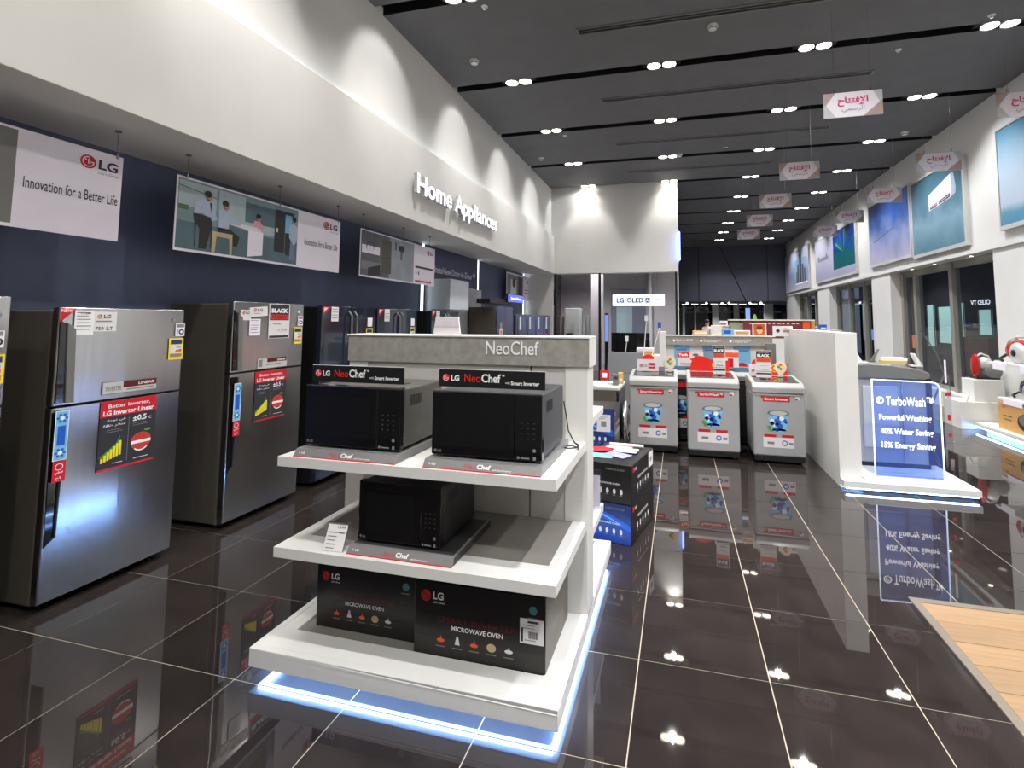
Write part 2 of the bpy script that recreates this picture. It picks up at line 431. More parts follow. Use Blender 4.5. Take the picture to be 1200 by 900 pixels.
# detectors and sprinklers
for k, (xx, yy, lb) in enumerate([(-2.79, 6.2, 'white smoke detector on the ceiling nearest the white left wall'), (.456, 6.136, 'white smoke detector above the nearest slot diffuser'),
                                  (-3.0, 10.43, 'white smoke detector high beside the far left wall'), (.05, 10.9, 'white smoke detector before the third slot diffuser'),
                                  (4.32, 10.6, 'white smoke detector beside the right wall above the hanging signs')]):
    t = thing('smoke_detector', lb, 'smoke detector', (xx, yy, CEIL), group='smoke detectors on the ceiling')
    B().lathe([(0, -.055), (.04, -.055), (.06, -.04), (.065, -.02), (.065, 0)], (0, 0, 0), WHITE2, 20).obj('body', t)
    B().lathe([(.045, -.05), (.056, -.048), (.06, -.038)], (0, 0, 0), GREYM, 20).obj('vent_ring', t)
for k, (xx, yy, lb) in enumerate([(-2.185, 5.12, 'small sprinkler head on the ceiling behind the nearest slot'), (-2.175, 9.256, 'small sprinkler head just past the fourth ceiling slot'),
                                  (1.02, 10.7, 'small sprinkler head over the middle aisle'), (3.71, 6.71, 'small sprinkler head near the rightmost near spotlight'), (2.95, 7.3, 'small sprinkler head right of the second slot diffuser')]):
    t = thing('sprinkler', lb, 'sprinkler', (xx, yy, CEIL), group='sprinkler heads on the ceiling')
    B().lathe([(0, -.006), (.035, -.006), (.04, 0)], (0, 0, 0), WHITE2, 14).obj('escutcheon', t)
    B().tube((0, 0, 0), (0, 0, -.03), .008, .008, CHROME, 8).lathe([(0, -.032), (.02, -.03)], (0, 0, 0), CHROME, 10).obj('head', t)

# ================================================================== left wall, fascia, end wall
wl = structure(B().box(-4.4, -4.25, -2, 13.08, 0, 2.96, NAVY).obj('wall_left'))
fa = structure(B().box(-4.4, -3.36, -2, 13.08, 2.96, 4.02, WHITE).obj('wall_left', bevel=.004))
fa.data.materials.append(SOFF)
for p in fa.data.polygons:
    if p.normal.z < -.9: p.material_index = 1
structure(B().box(-3.7, -3.455, -2, 13.08, 4.021, CEIL + .1, WHITE).obj('wall_left'))
# cool LED in the ledge above the fascia
structure(B().box(-3.44, -3.40, -2, 13.0, 4.021, 4.027, LEDW).obj('trim_1'))
ew = structure(B().box(-4.4, 0.0, 13.08, 13.4, 2.96, CEIL + .1, WHITE).obj('wall_back', bevel=.003))
structure(B().box(-4.4, -3.4, 13.08, 13.16, 0, 2.96, WHITE).obj('wall_back'))
structure(B().box(-4.4, 5.4, -2.1, -2.0, 0, CEIL + .2, mat('added_wall_grey', S(120, 118, 115), .6, noise=.05)).obj('added_wall_front'))  # unseen wall added behind the camera to darken reflections in the oven fronts
# glass storefront below
for k, xx in enumerate((-3.32, -2.09, -.06)):
    structure(B().box(xx - .03, xx + .03, 13.08, 13.16, 0, 2.96, BLACK).obj('trim_%d' % (2 + k)))
structure(B().box(-.03, .0, 13.04, 13.2, 0, 2.96, WHITE2).obj('trim_5'))
for k, (a, b) in enumerate(((-3.29, -2.12), (-2.06, -.09))):
    wobj = structure(B().box(a, b, 13.11, 13.122, 0, 2.96, SHOPG).obj('window_%d' % (k + 1)))
# room behind the glass
ROOMW = mat('room_wall', S(190, 180, 184), .6, noise=.03); ROOMD = mat('room_dark_wall', S(105, 98, 102), .6, noise=.05)
structure(B().box(-4.6, 0, 19.0, 19.1, 0, 4.6, ROOMW).obj('wall_back'))
structure(B().box(-4.7, -4.6, 13.16, 25, 0, 4.6, ROOMD).obj('wall_left'))
structure(B().box(-4.6, 0.0, 13.4, 19.1, 4.55, 4.6, ROOMD).obj('ceiling'))
structure(B().box(-.06, 0.0, 19.1, 25.0, 0, CEIL, SLATE).obj('wall_left'))
structure(B().box(-2.55, -1.25, 18.9, 19.0, 0, 2.9, mat('portal', S(120, 122, 140), .5, noise=.05)).obj('trim_6'))
structure(B().box(-2.35, -1.75, 18.86, 18.92, 0, 2.2, mat('portal_in', S(170, 190, 195), .5, noise=.05)).obj('trim_7'))
structure(B().box(-1.1, -1.0, 18.6, 18.9, 0, 4.5, WHITE2).obj('trim_8'))
structure(B().box(-2.9, -2.5, 16.2, 16.5, 0, 4.5, ROOMW).obj('trim_9'))
t = thing('fridge', 'tall pale fridge standing in the room behind the glass', 'fridge', (-3.45, 15.9, 0))
B().box(-.26, .24, 0, .6, .03, 2.08, SILVERL).obj('body', t, .02); B().box(-.22, .0, -.012, 0, .9, 1.25, BLACKG).obj('dispenser', t)
B().box(.02, .035, -.03, 0, .5, 1.6, GREYM).obj('handle', t)
for k, (x_, y_, h_, m_, l_) in enumerate([(-3.95, 15.6, 1.8, STEELD, 'dark fridge left of the pale fridge behind the glass'), (-3.0, 16.6, 1.85, STEEL, 'steel fridge right of the pale fridge behind the glass')]):
    t = thing('fridge', l_, 'fridge', (x_, y_, 0))
    B().box(-.15, .15, 0, .6, .03, h_, m_).obj('body', t, .01); B().box(-.004, .004, -.012, 0, .1, h_ - .05, BLACK).obj('door_gap', t)
t = thing('wall_television', 'dark television hanging on the wall behind the glass', 'television', (-4.0, 15.2, 2.3))
B().box(-.2, .25, 0, .05, -.15, .35, BLACKG).obj('screen', t); B().box(-.02, .07, .05, .12, .0, .2, GREYM).obj('bracket', t)
t = thing('television', 'large dark television on a low stand behind the glass', 'television', (-1.45, 15.0, 0))
B().box(-.58, .58, 0, .06, .35, 1.3, BLACKG).obj('screen', t, .004); B().box(-.7, .7, -.1, .4, 0, .3, SATIN).obj('stand', t, .004)
t = thing('lit_side_screen', 'tall narrow lit blue screen behind the glass', 'screen', (-2.25, 15.5, 0))
B().box(-.06, .06, 0, .05, 0, 1.9, SATIN).obj('frame', t); B().box(-.05, .05, -.004, 0, 1.0, 1.85, mat('lit_screen', (.2, .35, .95), emit=.42)).obj('screen', t)
spot(-1.5, 15.5, 4.4, 260, 140, .6, (.95, .97, 1), name='room_light'); spot(-3.4, 15.2, 4.4, 160, 140, .6, (1, .93, .95), name='room_light')

# OLED sign
t = thing('lit_sign', 'white lit sign reading LG OLED hanging before the glass storefront', 'sign', (-1.73, 13.03, 2.055))
B().box(0, 1.37, 0, .06, 0, .31, SIGNW).obj('light_box', t, .004)
d = Decal((0, 0, 0), *ax('-y')); d.gap = .003
d.text('LG', .11, .09, .20, .13, INK, 1, .035).text('OLED', .38, .09, .44, .13, INK, 1, .03)
d.rect(.87, .09, .99, .215, INK, 1).text('AI', .885, .11, .09, .085, SIGNW, 2, .02)
d.text('ThinQ', 1.03, .15, .22, .055, INKG, 1, .01)
d.obj('lettering', t)
B().tube((.2, .055, .30), (.2, .055, .915), .004, .004, GREYM, 6).tube((1.17, .055, .30), (1.17, .055, .915), .004, .004, GREYM, 6).obj('hanger', t)
t = thing('neon_sign', 'blue-white neon side sign on the corner of the end wall', 'sign', (0.0, 13.0, 3.25))
B().box(0.002, .05, 0, .06, 0, .75, LEDB2).obj('tube_light', t, .01); B().box(0.002, .02, .06, .14, -.05, .8, WHITE2).obj('back_plate', t)

# Home Appliances letters
t = thing('wall_lettering', 'lit white block letters reading Home Appliances on the left fascia', 'lettering', (-3.27, 5.57, 3.23))
d = Decal((0, 0, 0), *ax('+x')); d.gap = 0
d.text('Home Appliances', 0, 0, 2.85, .34, LETW, 0, .018)
d.obj('letter_face', t)
d = Decal((-.002, 0, 0), *ax('+x')); d.gap = 0
d.text('Home Appliances', 0, 0, 2.85, .34, mat('letter_side', S(190, 190, 195), .4, noise=.03), 0, .018, depth=.05)
d.obj('letter_body', t)

# light strips, blue panel, marble
for k, (yy, z0) in enumerate(((7.44, 0.02), (9.78, 1.9), (12.98, .02))):
    t = thing('light_strip', ['vertical light strip on the dark wall left of the blue board', 'vertical light strip on the dark wall right of the blue board', 'vertical light strip in the far left corner'][k], 'light strip', (-4.25, yy, 0), group='vertical light strips on the dark wall')
    B().box(0, .02, -.05, .05, z0, 2.955, FRAME).obj('channel', t); B().box(.02, .026, -.035, .035, z0 + .02, 2.95, mat('led_strip_soft', (.78, .92, 1), emit=1.6)).obj('diffuser', t)
t = thing('lettered_board', 'dark blue board with white door-in-door lettering below the soffit', 'board', (-4.248, 7.52, 2.302))
B().box(0, .04, 0, 2.2, 0, .655, mat('blue_panel', S(50, 54, 92), .4, noise=.04)).obj('board', t)
d = Decal((.04, 0, 0), *ax('+x'), gap=.002); d.text('LG InstaView Door-in-Door™', .06, .2, 2.0, .13, INKW, 1, .01); d.obj('lettering', t)
MARB = mat('marble', S(176, 176, 182), .25, noise=.16, nscale=2.2)
t = thing('marble_portal', 'pale veined marble portal against the dark wall under the blue board', 'portal', (-4.248, 7.52, 0))
B().box(0, .14, .04, 2.2, 0, 2.3, MARB).obj('slab', t, .003)
B().box(.14, .5, .0, .75, 1.84, 2.36, mat('marble_light', S(196, 202, 208), .25, noise=.06, nscale=3)).obj('canopy', t, .003)
t = thing('blue_lit_sign', 'small blue lit sign on a dark box above the row of fridges', 'sign', (-3.5, 9.65, 1.99))
B().box(-.3, -.02, -.9, .3, .0, .09, SATIN).obj('base', t); B().box(-.02, .01, 0, 1.05, .05, .24, SATIN).obj('frame', t)
d = Decal((.012, 0, 0), *ax('+x'), gap=.002); d.rect(.02, .065, 1.03, .225, mat('lit_blue_sign', (.10, .14, .7), emit=.5), 1); d.logo(.12, .145, .045, 2); d.text('InstaView', .22, .115, .7, .06, LETW, 2, .02); d.obj('display', t)
t = thing('far_poster', 'grey and white photo poster hanging at the far end of the dark wall', 'poster', (-4.1, 11.25, 2.2))
B().box(-.01, 0, 0, 1.95, 0, .66, PAPERL).obj('sheet', t)
d = Decal((0, 0, 0), *ax('+x')); d.rect(.04, .04, 1.3, .62, INKG, 1).rect(.3, .04, .75, .5, PAPER, 2).disc(.55, .42, .12, INK, 3).rect(.9, .04, 1.2, .6, INK, 2).logo(1.7, .52, .05, 2).lines(1.4, .3, 1.85, 2, .08, INKG, 2); d.obj('print', t)

# ------------------------------------------------------------------ hanging posters on the left
def hang_poster(y0, y1, label, painter, wires):
    t = thing('hanging_poster', label, 'poster', (-3.77, y0, 2.19), group='posters hanging before the dark wall')
    B().box(-.004, .002, 0, y1 - y0, 0, .59, PAPERL).obj('sheet', t)
    d = Decal((.002, 0, 0), *ax('+x')); painter(d, y1 - y0); d.obj('print', t)
    for wy in wires:
        b = B().tube((0, wy, .575), (0, wy, .77), .0022, .0022, GREYM, 5); b.box(-.008, .008, wy - .007, wy + .007, .57, .61, CHROME)
        b.lathe([(0, .758), (.018, .76), (.02, .77)], (0, wy, 0), GREYM, 10)
        b.obj('wire', t)
def slogan(d, x0, w_):
    d.logo(x0 + .335, .50, .045, 2); d.text('LG', x0 + .395, .467, .115, .066, INK, 2, .03); d.text("Life's Good", x0 + .395, .435, .125, .02, INKG, 2, .0)
    d.text('Innovation for a Better Life', x0 + .02, .245, .50, .068, INK, 2, .008)
TEALA = mat('photo_teal', S(120, 145, 150), .5, noise=.12, nscale=5); TEALB = mat('photo_teal_dark', S(84, 108, 116), .5, noise=.12, nscale=5)
TEALC = mat('photo_pale', S(168, 184, 188), .5, noise=.08, nscale=5); SHIRT = mat('photo_shirt', S(172, 184, 206), .5, noise=.05); PANTS = mat('photo_trousers', S(44, 38, 40), .5, noise=.1)
PINK = mat('photo_pink', S(214, 150, 170), .5, noise=.05); STOOL = mat('photo_wood', S(190, 170, 128), .5, noise=.08); PHSKIN = mat('photo_skin', S(176, 128, 104), .5, noise=.05)
def family(d, x, s=1.0):
    """kitchen photo, 1.30 x .57, printed flat"""
    def R(a, b, c, e, m, l=2): d.rect(x + a, b, x + c, e, m, l)
    def Pg(pts, m, l=3): d.poly([(x + a, b) for a, b in pts], m, l)
    R(.012, .02, 1.24, .575, TEALA, 1)
    R(.012, .02, 1.24, .24, TEALB, 2); R(.02, .36, .34, .56, TEALC, 2); Pg([(.02, .52), (.34, .48), (.34, .475), (.02, .515)], INK, 3)
    R(.36, .3, .62, .56, TEALC, 2); R(.62, .34, .95, .52, TEALB, 2); R(.62, .26, .95, .34, TEALC, 3); R(.02, .33, .1, .37, mat('photo_plant', S(90, 110, 70), .5), 3)
    R(.95, .12, 1.09, .53, INK, 3); R(1.09, .10, 1.19, .53, INK, 3); R(1.08, .32, 1.16, .5, BLUEL, 4); R(1.075, .1, 1.08, .5, INKG, 4); R(.97, .31, .99, .35, PAPER, 4)
    Pg([(.42, .31), (.75, .31), (.82, .27), (.82, .06), (.66, .03), (.66, .27), (.42, .29)], PAPER, 4); Pg([(.66, .03), (.82, .06), (.82, .27), (.66, .27)], PAPERL, 5)
    Pg([(.45, .28), (.66, .26), (.66, .03), (.56, .03), (.44, .06)], TEALB, 5)
    # standing man
    Pg([(.15, .41), (.25, .46), (.31, .42), (.35, .30), (.31, .28), (.22, .33), (.14, .31)], SHIRT, 6); Pg([(.14, .32), (.29, .31), (.31, .25), (.26, .04), (.2, .04), (.2, .2), (.15, .26)], PANTS, 6)
    d.disc(x + .27, .475, .03, PHSKIN, 6, .038); d.disc(x + .26, .497, .032, HAIR, 7, .027); Pg([(.275, .43), (.295, .43), (.29, .34)], INK, 7)
    # seated boy on stool
    Pg([(.36, .38), (.42, .42), (.47, .36), (.58, .31), (.57, .29), (.46, .29), (.46, .23), (.36, .23)], SHIRT, 7); Pg([(.36, .24), (.47, .24), (.57, .19), (.55, .1), (.51, .1), (.5, .16), (.36, .2)], PANTS, 7)
    d.disc(x + .43, .435, .027, PHSKIN, 7, .034); d.disc(x + .42, .455, .03, HAIR, 8, .024)
    Pg([(.31, .2), (.5, .2), (.5, .02), (.48, .02), (.47, .16), (.35, .16), (.34, .02), (.31, .02)], STOOL, 8); R(.16, .05, .17, .26, INK, 5); R(.3, .05, .31, .26, INK, 5)
    # girl
    Pg([(.7, .32), (.72, .37), (.78, .37), (.82, .33), (.82, .31), (.7, .31)], PINK, 6); d.disc(x + .77, .4, .022, PHSKIN, 6, .028); d.disc(x + .76, .415, .027, HAIR, 7, .024)
    # woman
    Pg([(1.13, .4), (1.18, .43), (1.23, .4), (1.23, .28), (1.2, .2), (1.13, .28)], SHIRT, 7); Pg([(1.15, .26), (1.21, .26), (1.2, .06), (1.14, .06)], mat('photo_jeans', S(110, 130, 160), .5), 6)
    d.disc(x + 1.18, .455, .024, PHSKIN, 7, .032); d.disc(x + 1.19, .47, .026, HAIR, 8, .026)
def pp1(d, L):
    d.rect(.012, .02, L - .56, .575, GREYM, 1); slogan(d, L - .54, .52)
def pp2(d, L):
    family(d, 0); slogan(d, 1.32, .52)
PG1 = mat('photo_grey', S(96, 98, 104), .5, noise=.2, nscale=8); PG2 = mat('photo_grey_light', S(150, 156, 164), .5, noise=.12, nscale=5)
def pp3(d, L):
    d.rect(.012, .02, 1.24, .575, PG2, 1); d.rect(.012, .02, .62, .575, PG1, 2)
    d.rect(.03, .3, .4, .4, PAPERL, 3).rect(.03, .1, .45, .2, INKG, 3).poly([(.16, .12), (.42, .18), (.42, .04), (.16, .02)], INK, 4)
    for k in range(4): d.rect(.07 + .06 * k, .34, .075 + .06 * k, .56, INK, 4)
    d.ring(.2, .36, .08, .09, INK, 4, a0=0, a1=PI); d.rect(.45, .08, .66, .52, STEELD, 4).rect(.55, .08, .554, .52, INK, 5).rect(.45, .29, .66, .294, INK, 5)
    d.rect(.75, .42, .78, .53, INK, 3).rect(.84, .42, .98, .5, INK, 3).rect(.88, .3, .93, .44, PG1, 3).rect(1.24, .0, 1.86, .59, PAPERL, 2)
    d.logo(1.24 + .42, .50, .038, 3); d.text('LG', 1.24 + .475, .475, .09, .05, INK, 3, .03)
    d.lines(1.28, .27, 1.82, 1, .12, INK, 3).disc(1.31, .165, .018, INK, 3).rect(1.37, .14, 1.4, .19, INK, 3).lines(1.28, .06, 1.8, 1, .1, RED, 3)
hang_poster(.64, 2.5, 'white poster cropped by the left frame edge, slogan Innovation for a Better Life', pp1, (.1, 1.82))
hang_poster(2.88, 4.76, 'wide hanging poster with a family in a kitchen photo', pp2, (.08, 1.0, 1.84))
hang_poster(5.13, 7.0, 'hanging poster with a grey kitchen fridge photo nearest the lit letters', pp3, (.05, .95, 1.7))

# ================================================================== fridges
def decal_strip(d, y0, z0, h, l=2):
    d.rect(y0 - .004, z0 - .004, y0 + .062, z0 + h + .004, INKW, l); d.rect(y0, z0, y0 + .058, z0 + h, BLUEL, l + 1)
    for zz in (z0 + h * .14, z0 + h * .86):
        for k in range(6):
            a = k * PI / 3; d.disc(y0 + .029 + .02 * math.cos(a), zz + .02 * math.sin(a), .008, BLUE, l + 2, n=8)
        d.disc(y0 + .029, zz, .011, INKW, l + 2, n=12)
    d.rect(y0 + .01, z0 + h * .3, y0 + .048, z0 + h * .7, BLUE, l + 2)
    d.rect(y0, z0 - .125, y0 + .062, z0 - .008, RED, l + 1)
    d.ring(y0 + .03, z0 - .04, .016, .02, INKW, l + 2, n=10); d.text('\uFEF2\uFEE4\uFEB3', y0 + .01, z0 - .085, .04, .02, INKW, l + 2); d.text('\uFEA1\uFE8E', y0 + .015, z0 - .115, .03, .02, INKW, l + 2)
def inv_poster(d, y0, z0, w_, h, l=2):
    d.rect(y0, z0, y0 + w_, z0 + h, INK, l); d.rect(y0, z0 + h * .77, y0 + w_, z0 + h, RED, l + 1); d.rect(y0, z0, y0 + w_, z0 + h * .03, RED, l + 1)
    d.text('Better Inverter,', y0 + w_ * .13, z0 + h * .885, w_ * .74, h * .065, INKW, l + 2, .01); d.text('LG Inverter Linear', y0 + w_ * .05, z0 + h * .79, w_ * .9, h * .07, INKW, l + 2, .03)
    d.rect(y0 + w_ * .497, z0 + h * .08, y0 + w_ * .505, z0 + h * .74, INKG, l + 2)
    d.text('±0.5', y0 + w_ * .57, z0 + h * .65, w_ * .25, h * .085, INKW, l + 2, .03); d.text('°C', y0 + w_ * .84, z0 + h * .65, w_ * .07, h * .04, INKW, l + 2)
    d.text('\uFE94\uFECB\uFEEE\uFEE7 \uFEF2\uFED3', y0 + w_ * .12, z0 + h * .69, w_ * .32, h * .04, INKW, l + 2); d.text('\uFE94\uFED7\uFE8E\uFEC3 \uFEAE\uFEC8\uFEE8\uFEE3', y0 + w_ * .06, z0 + h * .62, w_ * .38, h * .045, INKW, l + 2)
    d.lines(y0 + w_ * .12, z0 + h * .58, y0 + w_ * .4, 2, h * .03, INKG, l + 2); d.lines(y0 + w_ * .57, z0 + h * .62, y0 + w_ * .92, 2, h * .03, INKG, l + 2)
    d.poly([(y0 + w_ * .02, z0 + h * .2), (y0 + w_ * .14, z0 + h * .27), (y0 + w_ * .3, z0 + h * .37), (y0 + w_ * .36, z0 + h * .48), (y0 + w_ * .33, z0 + h * .33), (y0 + w_ * .2, z0 + h * .2)], GREEN, l + 3)
    for k in range(7):
        d.rect(y0 + w_ * (.05 + .05 * k), z0 + h * (.12 + .012 * k), y0 + w_ * (.09 + .05 * k), z0 + h * (.19 + .035 * k), YEL, l + 4)
    d.disc(y0 + w_ * .74, z0 + h * .33, w_ * .19, APPLE, l + 3, h * .135); d.ring(y0 + w_ * .74, z0 + h * .31, w_ * .14, w_ * .165, INKW, l + 4, a0=-2.4, a1=-.7, n=8)
    d.rect(y0 + w_ * .56, z0 + h * .3, y0 + w_ * .92, z0 + h * .345, INKW, l + 4); d.disc(y0 + w_ * .85, z0 + h * .49, w_ * .06, GREEN, l + 4, h * .02)
    d.lines(y0 + w_ * .26, z0 + h * .09, y0 + w_ * .44, 1, h * .03, INKW, l + 2); d.lines(y0 + w_ * .62, z0 + h * .09, y0 + w_ * .95, 1, h * .03, INKW, l + 2)
def energy(d, y0, z0, w_, h, l=2):
    d.rect(y0, z0, y0 + w_, z0 + h, YEL, l); d.rect(y0 + w_ * .1, z0 + h * .72, y0 + w_ * .9, z0 + h * .93, BLUED, l + 1); d.rect(y0 + w_ * .1, z0 + h * .3, y0 + w_ * .9, z0 + h * .68, PAPER, l + 1)
    d.poly([(y0 + w_ * .4, z0 + h * .36), (y0 + w_ * .88, z0 + h * .36), (y0 + w_ * .88, z0 + h * .5), (y0 + w_ * .5, z0 + h * .44)], ORANGE, l + 2); d.rect(y0 + w_ * .5, z0 + h * .54, y0 + w_ * .85, z0 + h * .64, BLUEL, l + 2)
    d.rect(y0 + w_ * .1, z0 + h * .12, y0 + w_ * .9, z0 + h * .27, BROWNP, l + 1)
def ten(d, y0, z0, l=2):
    d.rect(y0, z0, y0 + .066, z0 + .09, PAPERL, l); d.rect(y0 + .006, z0 + .062, y0 + .06, z0 + .085, INKG, l + 1); d.rect(y0 + .008, z0 + .01, y0 + .016, z0 + .05, INK, l + 1); d.ring(y0 + .042, z0 + .03, .01, .02, INK, l + 1, n=14)
REG = []
def Reg(nm, t, o, f, gap=.0008):
    d = Decal(o, *ax(f), gap=gap); REG.append((nm, t, d)); return d
def flush():
    for nm, t, d in REG: d.obj(nm, t)
    REG.clear()
def fridge(y0, w_, h, seam, label, painter):
    """two-door fridge facing +x, front plane at x = -3.5"""
    t = thing('fridge', label, 'fridge', (-3.5, y0, 0), group='two-door steel fridges along the dark wall')
    B().box(-.68, -.075, .012, w_ - .012, .03, h - .015, STEELD).obj('body', t, .012)
    B().box(-.075, -.052, .02, w_ - .02, .05, h - .02, BLACK).obj('gasket', t)
    b = B()
    for (px, py) in ((-.6, .06), (-.6, w_ - .06), (-.12, .06), (-.12, w_ - .06)): b.tube((px, py, 0), (px, py, .035), .02, .02, SATIN, 10)
    b.obj('foot', t)
    B().box(-.62, -.06, .03, w_ - .03, .028, .05, SATIN).obj('plinth', t)
    for nm, z0, z1, hz0, hz1 in (('door', .055, seam - .006, seam - .78, seam - .03), ('door', seam + .006, h, seam + .02, h - .07)):
        prof = [(-.052, 0), (-.006, 0), (0, .006), (.004, w_ * .3), (.006, w_ / 2), (.004, w_ * .7), (0, w_ - .006), (-.006, w_), (-.052, w_)]
        o = B().prism(prof, 'z', z0, z1, STEEL).obj(nm, t, .003)
        # slanted pocket handle on the near edge
        if z0 < .5: pts = [(.004, hz1), (.066, hz1), (.056, hz0 + .04), (.008, hz0)]; pg = [(.05, hz1), (.066, hz1), (.056, hz0 + .04), (.046, hz0 + .045)]
        else: pts = [(.004, hz1), (.03, hz1 - .03), (.05, hz0), (.012, hz0)]; pg = [(.035, hz1 - .02), (.078, hz1 - .06), (.092, hz0), (.052, hz0)]
        B().prism(pts, 'x', -.004, .0095, BLACKG).obj('handle_recess', o)
        B().prism(pg, 'x', .0, .02, GREYM if z0 > .5 else SATIN).obj('handle', o, .003)
    painter(lambda nm, x=.0075: Reg(nm, t, (x, 0, 0), '+x'), w_, h, seam)
    flush()
    return t
def pA(D, w_, h, s_):
    ten(D('warranty_label'), w_ - .09, h - .27); energy(D('energy_label'), w_ - .115, h - .46, .1, .155); D('emblem').disc(w_ - .06, h - .1, .018, INKG, 2); decal_strip(D('handle_sticker', .0215), .01, s_ - .33, .3)
def pB(D, w_, h, s_):
    d = D('corner_sticker'); d.poly([(.0, h - .004), (.08, h - .004), (.0, h - .09)], RED, 2); d.text('NEW', .004, h - .028, .055, .018, INKW, 3, .03)
    d = D('size_card'); d.rect(.165, 1.578, .295, 1.70, PAPER, 2); d.logo(.2, 1.67, .014, 3); d.text('LG', .222, 1.66, .04, .022, INK, 3, .03); d.lines(.18, 1.645, .28, 1, .03, INKG, 3); d.text('750', .18, 1.585, .045, .022, INK, 3); d.text('L.T', .24, 1.585, .035, .022, INK, 3)
    d = D('price_card'); d.rect(.07, 1.56, .17, 1.705, INKW, 4); d.lines(.08, 1.695, .16, 6, .02, INKG, 5); d.text('17,999', .1, 1.68, .05, .012, DRED, 5)
    ten(D('warranty_label'), .675, 1.535); energy(D('energy_label'), .635, 1.37, .102, .15); D('emblem').disc(.66, 1.65, .012, INKG, 2)
    d = D('inverter_label'); d.rect(.24, 1.18, .57, 1.26, INKG, 2); d.rect(.245, 1.185, .565, 1.255, SILVERL, 3); d.rect(.36, 1.215, .565, 1.255, DRED, 4); d.text('LINEAR', .45, 1.225, .1, .018, INKW, 5, .02); d.text('INVERTER', .26, 1.2, .09, .03, INKG, 4, .02); d.lines(.38, 1.205, .55, 1, .03, INKG, 4)
    inv_poster(D('poster'), .24, .708, .335, .43); decal_strip(D('handle_sticker', .0215), .012, .845, .275)
def pC(D, w_, h, s_):
    d = D('size_card'); d.rect(.06, 1.65, .16, 1.735, PAPER, 2); d.logo(.09, 1.71, .014, 3); d.text('LG', .11, 1.7, .035, .02, INK, 3, .03)
    d = D('size_card'); d.poly([(.15, 1.675), (.33, 1.69), (.325, 1.77), (.145, 1.755)], PAPER, 4); d.logo(.2, 1.735, .016, 5); d.text('LG', .225, 1.725, .05, .024, INK, 5, .03); d.lines(.19, 1.71, .28, 1, .02, INKG, 5)
    d = D('price_card'); d.rect(.15, 1.52, .26, 1.66, PAPERL, 3); d.lines(.16, 1.65, .25, 6, .02, INKG, 4)
    d = D('offer_card'); d.rect(.345, 1.49, .58, 1.795, PAPER, 4); d.rect(.355, 1.65, .57, 1.79, INK, 5); d.text('BLACK', .37, 1.715, .185, .04, INKW, 6, .05); d.rect(.362, 1.658, .563, 1.7, REDB, 6); d.text('FRIDAY', .38, 1.664, .165, .03, INK, 7, .02)
    d.text('19,999', .43, 1.545, .12, .03, INKG, 5, .0); d.lines(.39, 1.62, .5, 1, .03, INKG, 5); d.rect(.355, 1.495, .57, 1.515, INK, 5)
    ten(D('warranty_label'), .68, 1.6); energy(D('energy_label'), .64, 1.43, .1, .155); D('emblem').disc(.69, 1.73, .012, INKW, 2)
    d = D('inverter_label'); d.rect(.25, 1.235, .57, 1.32, SILVERL, 2); d.rect(.26, 1.25, .3, 1.31, INKG, 3); d.rect(.35, 1.285, .565, 1.32, DRED, 3); d.text('LINEAR', .46, 1.292, .09, .018, INKW, 4, .02); d.lines(.34, 1.27, .55, 1, .04, INKG, 3)
    inv_poster(D('poster'), .235, .79, .335, .42); decal_strip(D('handle_sticker', .0215), .03, .845, .29)
fridge(1.09, .75, 1.772, 1.19, 'steel fridge cut off by the left frame edge', pA)
fridge(2.05, .742, 1.722, 1.145, 'steel two-door fridge with a corner NEW sticker and red inverter poster, second from the left', pB)
fridge(3.19, .765, 1.802, 1.22, 'steel two-door fridge with a BLACK price card on its upper door', pC)

def french(y0, label, stick, w_=.9, h=1.8, fm=None):
    t = thing('fridge', label, 'fridge', (-3.5, y0, 0), group='black side-by-side fridges along the dark wall')
    fm = fm or STEELB
    B().box(-.7, -.07, .01, w_ - .01, .03, h - .01, SATIN).obj('body', t, .01)
    for a, b_ in ((.0, w_ / 2 - .006), (w_ / 2 + .006, w_)):
        for z0, z1 in ((.06, .66), (.68, h)):
            dr = B().box(-.06, 0, a, b_, z0, z1, fm).obj('door', t, .008)
            hy = (w_ / 2 - .045) if a == 0 else (w_ / 2 + .045)
            pts = [(0.005, hy, z0 + .06)] + [(.045, hy, z0 + .1), (.052, hy, (z0 + z1) / 2), (.045, hy, z1 - .1)] + [(.005, hy, z1 - .05)]
            B().path(pts, .011, GREYM, 8).obj('handle', dr)
    if stick:
        d = Reg('corner_sticker', t, (.004, 0, 0), '+x'); d.poly([(.01, h - .01), (.13, h - .01), (.01, h - .11)], RED, 2); d.poly([(.02, h - .02), (.08, h - .02), (.02, h - .07)], PAPER, 3)
        d = Reg('price_card', t, (.004, 0, 0), '+x'); d.rect(.13, h - .16, .24, h - .01, PAPER, 2); d.lines(.14, h - .03, .23, 4, .03, INKG, 3)
        Reg('warranty_label', t, (.004, 0, 0), '+x').rect(w_ - .16, h - .22, w_ - .07, h - .12, PAPERL, 2); energy(Reg('energy_label', t, (.004, 0, 0), '+x'), w_ - .18, h - .42, .12, .18)
    Reg('feature_sticker', t, (.004, 0, 0), '+x').rect(w_ - .3, .8, w_ - .1, .95, BLUEL, 2); flush()
    return t
french(4.20, 'black side-by-side fridge right of the two-door steel ones, NEW sticker at its top left', True)
french(5.14, 'black side-by-side fridge, second of its kind from the steel ones', True)
french(6.45, 'black side-by-side fridge nearest the marble portal, partly behind the white card', True)
t = thing('fridge', 'large brown-grey fridge showing its side beside the small blue sign', 'fridge', (-3.45, 9.0, 0))
B().box(-.62, -.07, 0, .9, .03, 1.92, STEELD).obj('body', t, .012)
